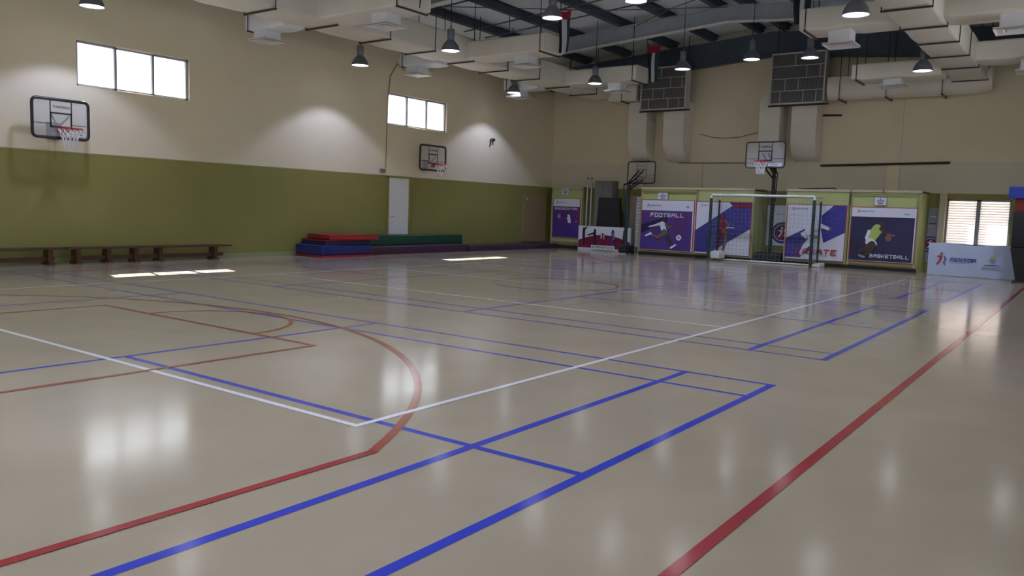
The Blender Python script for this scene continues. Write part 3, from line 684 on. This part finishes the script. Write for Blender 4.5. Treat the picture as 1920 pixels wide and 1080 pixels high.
# ------------------------------------------------------------ posters
# badminton
p = sheet(-14.46, -13.27, .38, 1.85, 18.55)
p.rect(.02, .02, p.W - .02, 1.15, 'p_mix'); p.up(); p.rect(.02, 1.12, p.W - .02, 1.16, 'p_dark'); p.up()
p.logo(.16, 1.24, .14, .30); p.text('BADMINTON', .09, 1.04, .98, .085, 'p_light')
p.limb([(.70, .80), (.76, .55)], [.075, .06], 'p_light'); p.limb([(.76, .52), (.70, .30), (.78, .12)], [.06, .045, .03], 'p_navy'); p.limb([(.76, .50), (.86, .32), (.84, .12)], [.05, .04, .03], 'p_navy')
p.circ(.68, .92, .05, 'p_skin2', 12); p.up(); p.limb([(.66, .80), (.50, .88), (.38, .84)], [.03, .022, .018], 'p_skin2'); p.circ(.30, .80, .07, 'p_grey', 14, .09); p.up()
p.circ(1.05, .62, .025, 'p_light', 8); p.up()
finish(p, 'dark blue badminton poster on the corner closet')
# football
p = sheet(-10.40, -8.50, .17, 1.86, YC - .03)
p.rect(.02, .02, p.W - .06, 1.33, 'p_mix'); p.up()
p.poly([(.02, .85), (.02, .55), (.95, .95), (1.0, 1.15)], 'p_dark'); p.up()
p.logo(.20, 1.43, .14, .38); p.text('FOOTBALL', .34, 1.12, 1.20, .135, 'p_light'); p.rect(1.62, 1.44, 1.72, 1.50, 'p_grey'); p.up()
p.limb([(.74, .90), (.54, .84), (.32, .78)], [.05, .03, .022], 'p_light'); p.limb([(.80, .88), (.88, .64)], [.10, .09], 'p_light'); p.limb([(.92, .86), (1.06, .76), (1.14, .84)], [.035, .026, .022], 'p_skin')
p.circ(.86, 1.02, .07, 'p_skin2', 14); p.up()
p.limb([(.88, .62), (.96, .52)], [.10, .09], 'p_teal'); p.limb([(.86, .58), (.66, .44), (.46, .50), (.34, .60)], [.06, .05, .035, .035], 'p_skin'); p.limb([(.22, .48), (.40, .56)], [.03, .04], 'p_light')
p.limb([(.98, .50), (1.10, .34), (1.18, .16)], [.06, .045, .03], 'p_skin2'); p.limb([(1.16, .12), (1.32, .22)], [.035, .025], 'p_light')
p.circ(1.42, .46, .095, 'p_light', 20); p.up(); p.circ(1.42, .46, .035, 'p_navy', 5); p.circ(1.36, .52, .02, 'p_navy', 5); p.circ(1.48, .40, .02, 'p_navy', 5); p.up()
finish(p, 'blue football poster with a player in white kicking a ball')
# white poster behind the goal, left
p = sheet(-8.44, -6.60, .16, 1.84, YC - .03)
p.poly([(.02, .75), (.02, .05), (.55, .05), (1.82, .85), (1.82, 1.66), (1.35, 1.66)], 'p_navy'); p.up()
p.poly([(1.10, 1.66), (1.45, 1.66), (1.82, 1.66), (1.82, 1.50), (1.30, 1.50)], 'p_maroon'); p.up()
p.logo(.16, 1.50, .11, .30)
p.circ(.94, 1.24, .07, 'p_maroon', 12); p.up(); p.limb([(.92, 1.12), (.98, .80)], [.11, .09], 'p_maroon'); p.limb([(.86, 1.08), (.76, .92), (.90, .84)], [.04, .03, .025], 'p_skin'); p.limb([(1.0, 1.08), (1.14, .96), (1.08, .84)], [.04, .03, .025], 'p_skin')
p.limb([(.94, .78), (.86, .50), (.80, .20)], [.08, .055, .035], 'p_maroon'); p.limb([(1.0, .78), (1.06, .48), (.98, .16)], [.08, .055, .035], 'p_skin'); p.rect(1.05, .86, 1.32, .88, 'p_light'); p.up()
finish(p, 'white and blue diagonal poster seen through the left part of the goal net')
# white poster right of the goal with the red word
p = sheet(-5.52, -3.80, .18, 1.82, YC - .03)
p.poly([(.02, .62), (.02, .05), (.45, .05), (.85, .36), (.62, .95)], 'p_navy'); p.poly([(1.02, 1.32), (1.70, 1.62), (1.70, .84), (1.12, .52), (1.02, .90)], 'p_navy'); p.up(); p.poly([(1.02, 1.32), (1.34, 1.62), (1.70, 1.62), (1.70, 1.3)], 'p_navy'); p.up()
p.logo(.14, 1.46, .11, .36)
p.circ(.70, 1.0, .065, 'p_skin2', 12); p.up(); p.limb([(.66, .96), (.82, .64)], [.12, .13], 'p_light'); p.limb([(.74, .94), (1.02, 1.02), (1.24, .94)], [.07, .06, .045], 'p_light'); p.circ(1.30, .93, .05, 'p_skin', 10); p.up()
p.limb([(.70, .84), (.50, .76), (.62, .66)], [.07, .05, .04], 'p_light'); p.limb([(.80, .62), (.62, .42), (.50, .18)], [.10, .08, .06], 'p_light'); p.limb([(.88, .62), (1.10, .44), (1.20, .20)], [.10, .08, .06], 'p_light')
p.rect(.70, .70, .95, .73, 'p_black'); p.up(); p.text('KARATE', .32, .16, 1.18, .17, 'p_red')
finish(p, 'white and blue diagonal poster with a red word, beside the right goal post')
# basketball
p = sheet(-3.68, -1.95, .24, 1.79, YC - .03)
p.rect(.02, .02, p.W - .05, 1.27, 'p_dark'); p.up(); p.logo(.16, 1.37, .12, .34); p.rect(1.40, 1.35, 1.55, 1.38, 'p_grey'); p.up()
p.circ(.84, 1.08, .075, 'p_skin2', 14); p.up()
p.limb([(.72, .96), (.58, .70)], [.11, .12], 'p_lime'); p.limb([(.82, .90), (.60, .62)], [.06, .09], 'p_lime'); p.limb([(.52, .86), (.46, .66), (.58, .56)], [.045, .04, .035], 'p_light'); p.limb([(.84, .94), (.98, .84), (1.14, .80)], [.06, .045, .03], 'p_skin2')
p.limb([(1.02, .78), (1.18, .76)], [.03, .03], 'p_skin'); p.circ(1.04, .68, .085, 'p_skin', 18); p.up()
p.limb([(.56, .56), (.66, .50)], [.12, .10], 'p_light'); p.limb([(.62, .50), (.44, .36), (.28, .28)], [.09, .06, .04], 'p_skin2'); p.limb([(.66, .46), (.52, .24), (.40, .12)], [.08, .055, .035], 'p_skin2'); p.limb([(.30, .16), (.44, .12)], [.03, .025], 'p_grey')
p.text('BASKETBALL', .58, .12, 1.02, .10, 'p_light')
finish(p, 'dark blue basketball poster with a player in a lime shirt')
# roundel sheets in the recesses
def roundel(p, cx, cy, r):
    p.circ(cx, cy, r, 'p_navy', 32); p.up(); p.circ(cx, cy, r * .78, 'p_light', 32); p.up(); p.circ(cx, cy, r * .72, 'p_maroon', 32); p.up()
    q = r * .11
    p.circ(cx, cy + 4 * q, q * .9, 'p_light', 10); p.poly([(cx - 3.4 * q, cy - 4 * q), (cx - 2.2 * q, cy - 4 * q), (cx - .2 * q, cy - 1.2 * q), (cx + .6 * q, cy + 2 * q), (cx, cy + 2.8 * q), (cx - 3 * q, cy + 2.2 * q), (cx - 3 * q, cy + 1.4 * q), (cx - 1 * q, cy + 1.3 * q), (cx - 1.5 * q, cy - .8 * q)], 'p_light')
    p.poly([(cx + 1.4 * q, cy + 2.6 * q), (cx + 2.4 * q, cy), (cx + 1.6 * q, cy - 2.2 * q), (cx + 2.8 * q, cy - 4 * q), (cx + 3.4 * q, cy - 3.8 * q), (cx + 2.6 * q, cy - 2.1 * q), (cx + 3.4 * q, cy + .4 * q), (cx + 2 * q, cy + 2.8 * q)], 'p_light'); p.up()
p = sheet(-6.52, -5.66, .50, 1.80, B - .02, edge='p_grey'); roundel(p, .52, .42, .34); p.rect(.30, 1.0, .56, 1.02, 'p_grey'); finish(p, 'pale sheet with a round red emblem, hung behind the hoop stand', 'emblem_sheet')
p = sheet(-1.86, -1.60, .26, 1.82, B - .02, edge='p_grey', marg=.004); p.rect(.004, .004, p.W - .004, p.H - .004, 'p_grey'); p.up(); p.rect(.03, 1.10, .22, 1.13, 'p_navy'); p.rect(.03, 1.02, .22, 1.03, 'p_white'); p.up(); roundel(p, .12, .52, .24); p.rect(.05, 1.3, .2, 1.32, 'p_white'); finish(p, 'narrow grey sheet with a round emblem, left of the shuttered window', 'emblem_sheet')
# small signs
for x0, x1, z0, z1, y, lab in ((-9.80, -9.45, 1.87, 2.09, YC - .06, 'small white notice above the football poster'), (-3.07, -2.76, 1.85, 2.06, YC - .06, 'small white notice above the basketball poster'), (-14.08, -13.78, 1.98, 2.2, 18.54, 'small white notice above the badminton poster')):
    p = sheet(x0, x1, z0, z1, y, edge='p_grey', marg=.005); W_, H_ = p.W, p.H
    p.circ(W_ / 2, H_ * .82, .02, 'p_ink', 8); p.rect(W_ * .15, H_ * .58, W_ * .85, H_ * .68, 'p_ink'); p.rect(W_ * .2, H_ * .36, W_ * .8, H_ * .48, 'p_ink'); p.rect(W_ * .3, H_ * .14, W_ * .7, H_ * .26, 'p_ink'); p.up()
    finish(p, lab, 'notice', 'notice', 'small white notices over the posters')

# ------------------------------------------------------------ free-standing banners
# gymnastics banner
a, b = Vector((-13.05, 18.14, 0)), Vector((-10.86, 18.0, 0)); u = (b - a).normalized(); nn = Vector((u.y, -u.x, 0)); H = .87
t = thing('floor_banner', 'low white and crimson gymnastics banner standing on the floor at the back', 'banner', (a + b) / 2, 'banners standing on the floor')
m = MB(); T = Matrix(((u.x, -nn.x, 0, a.x), (u.y, -nn.y, 0, a.y), (0, 0, 1, 0), (0, 0, 0, 1))); Wb = (b - a).length
m.box((0, 0, 0), (Wb, .05, H), 'p_white', T)
p = Pr(a, u, (0, 0, 1), m); p.clip = (Wb, H); p.rect(.01, .01, Wb - .01, H - .01, 'p_light'); p.up()
pts = [(.01, .10)] + [(.01 + (Wb - .02) * k / 16, .10 + .26 + .22 * math.sin(PI * k / 16)) for k in range(17)] + [(Wb - .01, .10)]
p.poly(pts, 'p_maroon'); p.up()
for cx, hh, mm in ((.24, .82, 'p_black'), (.72, .78, 'p_black'), (1.48, .78, 'p_navy'), (1.96, .78, 'p_black')):
    p.circ(cx, hh - .05, .05, mm, 12); p.up(); p.limb([(cx, hh - .12), (cx, .46), (cx + .02, .22)], [.055, .06, .04], mm)
    if cx < 1: p.limb([(cx, hh - .14), (cx + (.1 if cx < .5 else -.2), hh - (.0 if cx < .5 else .2)), (cx + (.14 if cx < .5 else -.30), hh + (.02 if cx < .5 else -.22))], [.03, .022, .016], mm)
    else: p.limb([(cx, hh - .16), (cx + .10, hh - .26), (cx + .03, hh - .34)], [.03, .025, .02], 'p_grey')
p.circ(1.08, .52, .12, 'p_maroon', 16); p.up(); p.circ(1.02, .56, .035, 'p_white', 8); p.circ(1.13, .57, .03, 'p_white', 8); p.rect(1.0, .44, 1.04, .53, 'p_white'); p.rect(1.12, .43, 1.15, .54, 'p_white'); p.up()
p.rect(.60, .06, 1.58, .21, 'p_light'); p.up(); p.text('GYMNASTICS', .64, .10, .88, .075, 'p_black')
m.build('printed_board', t, fix=False)
m = MB(); 
for q in (.3, Wb - .3): m.box((q - .03, .05, 0), (q + .03, .25, .03), 'black', T); m.box((q - .02, .05, 0), (q + .02, .08, .5), 'black', T)
m.build('rear_foot', t)
# sponsor banner on the right, slightly wavy sheet
t = thing('floor_banner', 'pale blue-white wrinkled banner with a runner logo on the right', 'banner', (-.5, 17.3, 0), 'banners standing on the floor')
a, b = Vector((-1.53, 17.38, .01)), Vector((.50, 17.30, .01)); u = (b - a).normalized(); Wb = (b - a).length; H = .85; nx, nz = 30, 8
m = MB(); vs = []
def wav(s_, v_): return .012 * math.sin(s_ * 7) * (.4 + v_) + .05 * max(0, s_ - .82) * 4 * (1 - v_) + .01 * math.sin(s_ * 16 + v_ * 5)
for side in (0, .02):
    for j in range(nz + 1):
        for i in range(nx + 1):
            s_, v_ = i / nx, j / nz; q = a + u * (Wb * s_) + Vector((0, wav(s_, v_) + side, v_ * H + (.02 * math.sin(s_ * 9) if v_ == 1 else 0))); vs.append(q)
N = (nx + 1) * (nz + 1); fs = []
for j in range(nz):
    for i in range(nx):
        k = j * (nx + 1) + i; fs += [(k, k + 1, k + nx + 2, k + nx + 1), (N + k, N + k + nx + 1, N + k + nx + 2, N + k + 1)]
m.add(vs, fs, 'banner'); m.build('sheet', t, True, fix=False)
p = Pr(a - Vector((0, .018, 0)), u, (0, 0, 1)); p.logo(.20, .28, .34, .62)
p.text('MENTOR', .525, .39, .60, .085, 'p_ink')
p.circ(1.50, .55, .045, 'p_lime', 10); p.poly([(1.40, .44), (1.46, .46), (1.50, .38), (1.54, .46), (1.60, .44), (1.53, .50), (1.47, .50)], 'p_grey'); p.up()
p.poly([(1.30, .335), (1.70, .335), (1.62, .355), (1.38, .355)], 'p_ink'); p.rect(1.28, .27, 1.72, .285, 'p_grey'); p.rect(1.28, .235, 1.72, .25, 'p_grey'); p.up()
p.mb.build('logo_print', t, fix=False)

# ------------------------------------------------------------ basketball backboards
def backboard(t, W_, H_, z0, T, bracket=True, net=True, rimcol='rim'):
    """board in the local xz plane at y=0 facing -y, rim towards -y"""
    m = MB(); m.box((-W_ / 2 + .02, -.006, z0 + .02), (W_ / 2 - .02, .006, z0 + H_ - .02), 'poly', T)
    bd = m.build('board', t)
    m = MB(); r = .08; pts = []
    for sx, sz, a0 in ((1, 1, 0), (-1, 1, 90), (-1, -1, 180), (1, -1, 270)):
        for q in (0, 30, 60, 90):
            an = math.radians(a0 + q); pts.append(T @ Vector((sx * (W_ / 2 - r) + r * math.cos(an), 0, z0 + H_ / 2 + sz * (H_ / 2 - r) + r * math.sin(an))))
    m.tube(pts, .030 if bracket else .02, 'black', 8, closed=True); m.build('edge_frame', t, True)
    o = T @ Vector((-W_ / 2, -.008, z0)); uu = (T.to_3x3() @ Vector((1, 0, 0))); vv = (T.to_3x3() @ Vector((0, 0, 1)))
    p = Pr(o, uu, vv); c = W_ / 2; b0, b1, w2, th = .20 * H_ / .75, .50 * H_ / .75, .21, .032
    for (x0, y0, x1, y1) in ((c - w2, b0, c + w2, b0 + th), (c - w2, b1 - th, c + w2, b1), (c - w2, b0, c - w2 + th, b1), (c + w2 - th, b0, c + w2, b1), (c - w2, b1, c - w2 + th * .7, H_ - .02), (c + w2 - th * .7, b1, c + w2, H_ - .02), (.02, .26, c - w2, .272), (c + w2, .26, W_ - .02, .272)):
        p.rect(x0, y0, x1, y1, 'black')
    p.up(); p.text('TARMAK', c - .16, H_ - .17, .34, .05, 'black'); p.rect(c + .10, .05, W_ - .08, .13, 'polyw'); p.up(); p.text('TARMAK', c + .14, .07, .28, .04, 'black')
    p.mb.build('board_markings', t, fix=False)
    zr = z0 + .17; cy = -.36; R = .215
    m = MB(); m.tube([T @ Vector((R * math.cos(2 * PI * k / 24), cy + R * math.sin(2 * PI * k / 24), zr)) for k in range(24)], .012, rimcol, 8, closed=True)
    m.box((-.08, -.15, zr - .06), (.08, -.01, zr + .015), rimcol, T); rim = m.build('rim', t, True)
    if net:
        m = MB(); n = 12; prof = [(R - .005, 0), (.17, -.10), (.135, -.2), (.115, -.30), (.12, -.38)]
        for s in (1, -1):
            for k in range(n):
                pts = []
                for j, (rr, dz) in enumerate(prof):
                    an = 2 * PI * (k + s * j * .5) / n; pts.append(T @ Vector((rr * math.cos(an), cy + rr * math.sin(an), zr + dz)))
                m.tube(pts, .0065, 'net', 4, cap=False)
        m.build('net', rim)
    if bracket:
        m = MB()
        for s in (-1, 1):
            m.tube([T @ Vector((s * .17, .012, z0 + .44)), T @ Vector((s * .05, .10, z0 + .28)), T @ Vector((s * .05, .33, z0 + .12))], .018, 'grey', 6)
            m.tube([T @ Vector((s * .05, .02, z0 + .1)), T @ Vector((s * .05, .33, z0 + .12))], .018, 'grey', 6)
        m.box((-.12, .32, z0 - .02), (.12, .35, z0 + .32), 'grey', T); m.build('wall_bracket', t)
def wall_hoop(y, z0, W_, label):
    x = -14.51; T = Matrix.Translation((x, y, 0)) @ Matrix.Rotation(PI / 2, 4, 'Z')
    t = thing('wall_basketball_hoop', label, 'basketball hoop', (x, y, z0), 'basketball hoops on the left wall'); backboard(t, W_, .74, z0, T)
wall_hoop(.93, 2.49, 1.06, 'clear backboard hoop on the left wall above the bench, near the camera')
wall_hoop(11.84, 2.49, 1.16, 'clear backboard hoop on the left wall above the white door, farther away')
def stand_hoop(name, label, T, base_dx, z0, W_, H_, tw):
    t = thing(name, label, 'basketball hoop', T @ Vector((base_dx, .95, 0)), 'portable basketball hoops')
    backboard(t, W_, H_, z0, T, bracket=False)
    m = MB(); m.tube([T @ Vector((base_dx, .9, .12)), T @ Vector((base_dx, .86, z0 - .05))], .055, 'black', 10); m.tube([T @ Vector((base_dx, .9, .2)), T @ Vector((base_dx, .89, 1.9))], .062, 'greenpost', 10); m.build('pole', t, True)
    m = MB()
    for s in (-.06, .06):
        m.tube([T @ Vector((base_dx + s, .86, z0 - .25)), T @ Vector((s * 1.4, .03, z0 + .10))], .025, 'black', 8)
        m.tube([T @ Vector((base_dx + s, .86, z0 - .05)), T @ Vector((s * 1.4, .03, z0 + .42))], .025, 'black', 8)
    m.tube([T @ Vector((base_dx, 1.12, z0 - .10)), T @ Vector((base_dx, .40, z0 + .12))], .03, 'black', 8)
    m.build('lift_arms', t)
    m = MB(); m.tube([T @ Vector((base_dx + .02, 1.12, z0 - .1)), T @ Vector((base_dx + .0, .95, .7))], .018, 'black', 8); m.build('height_strut', t)
    m = MB(); m.rbox((base_dx - tw, .55, .03), (base_dx + tw, 1.12, .30), 'rubber', .06, T, 3); m.build('base_tank', t, True)
    for s in (-tw * .7, tw * .7):
        m = MB(); m.tube([T @ Vector((base_dx + s - .03, .58, .055)), T @ Vector((base_dx + s + .03, .58, .055))], .055, 'rubber', 14); m.build('wheel', t, True)
stand_hoop('portable_basketball_hoop', 'portable basketball hoop facing the court behind the goal', Matrix.Translation((-6.10, 17.25, 0)), .02, 2.87, 1.17, .76, .38)
stand_hoop('portable_basketball_hoop', 'portable basketball hoop turned to the wall, left of the football poster', Matrix.Translation((-10.80, 18.45, 0)) @ Matrix.Rotation(PI - .10, 4, 'Z'), -.08, 2.42, 1.10, .74, .15)

# ------------------------------------------------------------ goal
t = thing('futsal_goal', 'small goal with green posts and a white crossbar', 'goal', (-6.03, 17.3, 0))
gx0, gx1, gy, gb, gh = -7.6, -4.5, 16.98, 17.66, 2.03
m = MB(); m.tube([(gx0, gy, 1.92), (gx0, gy, 2.0), (gx0 + .05, gy, gh), (gx1 - .05, gy, gh), (gx1, gy, 2.0), (gx1, gy, 1.92)], .04, 'goalwhite', 10); m.build('crossbar', t, True)
for gx in (gx0, gx1):
    m = MB(); m.tube([(gx, gy, .0), (gx, gy, 1.93)], .045, 'greenpost', 12); m.build('post', t, True)
    m = MB(); m.tube([(gx, gb, 0), (gx, gb, 1.9)], .03, 'greenpost', 10); m.build('rear_post', t, True)
    m = MB(); m.tube([(gx, gy + .03, gh - .02), (gx, gb, gh - .02), (gx, gb, 1.88)], .026, 'goalwhite', 8); m.build('top_arm', t, True)
    m = MB(); m.tube([(gx, gy, .035), (gx, gb, .035)], .03, 'goalwhite', 8); m.build('ground_arm', t, True)
    m = MB(); m.tube([(gx, gy, .85), (gx, gb, .85)], .012, 'greenpost', 6); m.tube([(gx, gy, 1.05), (gx, gb, 1.05)], .012, 'greenpost', 6); m.build('side_brace', t)
m = MB(); m.tube([(gx0, gb, .03), (gx1, gb, .03)], .025, 'goalwhite', 8); m.build('rear_ground_bar', t, True)
m = MB(); m.rbox((gx0 + .02, gy + .1, .07), (gx0 + .30, gb - .05, .30), 'goalwhite', .04); m.build('ballast_bag', t); m = MB(); m.rbox((gx1 + .04, gy + .12, .0), (gx1 + .24, gb - .05, .12), 'goalwhite', .03); m.build('ballast_bag', t)
m = MB(); s_ = .12; n = int((gx1 - gx0) / s_)
def bk(z): return gb - .02 + .05 * math.sin(z * 2)
for k in range(1, n):
    x = gx0 + (gx1 - gx0) * k / n; m.tube([(x, gy + .03, gh - .03), (x, gb - .05, gh - .08), (x, bk(1.3), 1.3), (x, bk(.6), .6), (x, gb, .04)], .0026, 'netgrey', 3, cap=False)
for k in range(1, 16):
    z = gh * k / 16.5; m.tube([(gx0, gy + .02, z), (gx0, gb, z), (gx1, gb, z), (gx1, gy + .02, z)], .0026, 'netgrey', 3, cap=False)
for k in range(1, 6):
    y = gy + (gb - gy) * k / 6
    for gx in (gx0, gx1): m.tube([(gx, y, .04), (gx, y, gh - .03)], .0026, 'netgrey', 3, cap=False)
    m.tube([(gx0, y, gh - .03), (gx1, y, gh - .03)], .0026, 'netgrey', 3, cap=False)
m.build('net', t)

# ------------------------------------------------------------ things in the corner gap
for x, lab in ((-12.99, 'silver volleyball post leaning at the wall, left of the pair'), (-12.82, 'silver volleyball post, right of the pair')):
    t = thing('volleyball_post', lab, 'post', (x, 18.55, 0), 'silver volleyball posts')
    m = MB(); m.tube([(x, 18.55, .03), (x, 18.55, 2.57)], .038, 'silver', 12); m.build('tube', t, True)
    m = MB(); m.lathe([(0, 0), (.07, 0), (.07, .02), (.05, .04), (0, .04)], (x, 18.55, 0), 'black', 16); m.build('foot', t, True)
    m = MB(); m.lathe([(0, 2.57), (.042, 2.57), (.042, 2.60), (0, 2.61)], (x, 18.55, 0), 'black', 12); m.build('cap', t, True)
t = thing('metal_cabinet', 'tall grey cabinet between the silver posts and the black board', 'cabinet', (-12.3, 18.8, 0))
m = MB(); m.box((-12.7, 18.6, .04), (-11.98, 18.98, 2.50), 'grey'); m.build('body', t)
m = MB(); m.box((-12.68, 18.575, .08), (-12.35, 18.6, 2.46), 'grey'); m.box((-12.33, 18.575, .08), (-12.0, 18.6, 2.46), 'grey'); m.build('door', t)
m = MB(); m.tube([(-12.38, 18.56, 1.1), (-12.38, 18.56, 1.3)], .01, 'silver', 6); m.build('handle', t)
m = MB(); m.box((-12.7, 18.6, 0), (-11.98, 18.98, .04), 'black'); m.build('base', t)
t = thing('table_tennis_table', 'folded black table tennis table standing behind the gymnastics banner', 'folded table', (-11.95, 18.42, 0))
for k, dy in enumerate((0, .13)):
    m = MB(); y = 18.30 + dy
    m.add([(-12.45, y, .25), (-11.40, y, .25), (-11.53, y, 1.90), (-12.36, y, 1.90), (-12.45, y + .03, .25), (-11.40, y + .03, .25), (-11.53, y + .03, 1.90), (-12.36, y + .03, 1.90)], [(0, 1, 2, 3), (7, 6, 5, 4), (0, 4, 5, 1), (1, 5, 6, 2), (2, 6, 7, 3), (3, 7, 4, 0)], 'rubber'); m.build('table_half', t)
m = MB()
for x in (-12.4, -11.48): m.tube([(x, 18.22, .08), (x, 18.54, .08), (x, 18.38, .3)], .02, 'black', 8)
m.tube([(-12.4, 18.38, .28), (-11.48, 18.38, .28)], .02, 'black', 8); m.build('undercarriage', t)
for x in (-12.4, -11.48):
    for y in (18.24, 18.52):
        m = MB(); m.tube([(x - .015, y, .04), (x + .015, y, .04)], .04, 'rubber', 12); m.build('castor', t)
m = MB(); m.box((-11.42, 18.93, 0), (-10.60, 18.99, 2.0), 'pink'); tag(m.build('wall_board'), 'pinkish brown board against the wall behind the turned hoop', 'board')
t = thing('slatted_panel', 'narrow pale slatted strip at the left side of the football closet', 'slatted panel', (-10.58, 17.9, 0))
m = MB(); m.box((-10.65, 17.93, 0), (-10.62, 17.96, 1.95), 'grey'); m.box((-10.53, 17.93, 0), (-10.50, 17.96, 1.95), 'cream'); m.build('rails', t)
m = MB()
for k in range(34): m.box((-10.64, 17.90, .25 + k * .05), (-10.51, 17.93, .275 + k * .05), 'white')
m.build('slats', t)
# padded stand at the right edge
t = thing('padded_stand', 'tall black padded stand with a red band and a blue top at the right edge', 'padded post', (.80, 16.75, 0))
m = MB(); m.add([(.57, 16.45, .04), (1.15, 16.45, .04), (1.15, 17.0, .04), (.57, 17.0, .04), (.40, 16.45, .86), (1.2, 16.45, .86), (1.2, 17.0, .86), (.40, 17.0, .86)], [(0, 3, 2, 1), (4, 5, 6, 7), (0, 1, 5, 4), (1, 2, 6, 5), (2, 3, 7, 6), (3, 0, 4, 7)], 'rubber'); m.build('lower_pad', t)
m = MB(); m.rbox((.40, 16.45, .86), (1.2, 17.0, 1.76), 'rubber', .05); m.build('upper_pad', t, True)
m = MB(); m.rbox((.42, 16.47, 1.74), (1.18, 16.98, 2.06), 'pad_red', .02); m.build('red_band', t)
m = MB(); m.rbox((.27, 16.40, 2.06), (1.3, 17.05, 2.35), 'pad_blue', .02); m.build('blue_top', t)
m = MB(); m.box((.50, 16.4, 0), (1.3, 17.1, .05), 'black'); m.build('base_plate', t)

for o in bpy.data.objects:
    if '_o' in o: del o['_o']
    if o.get('label') == '': del o['label']
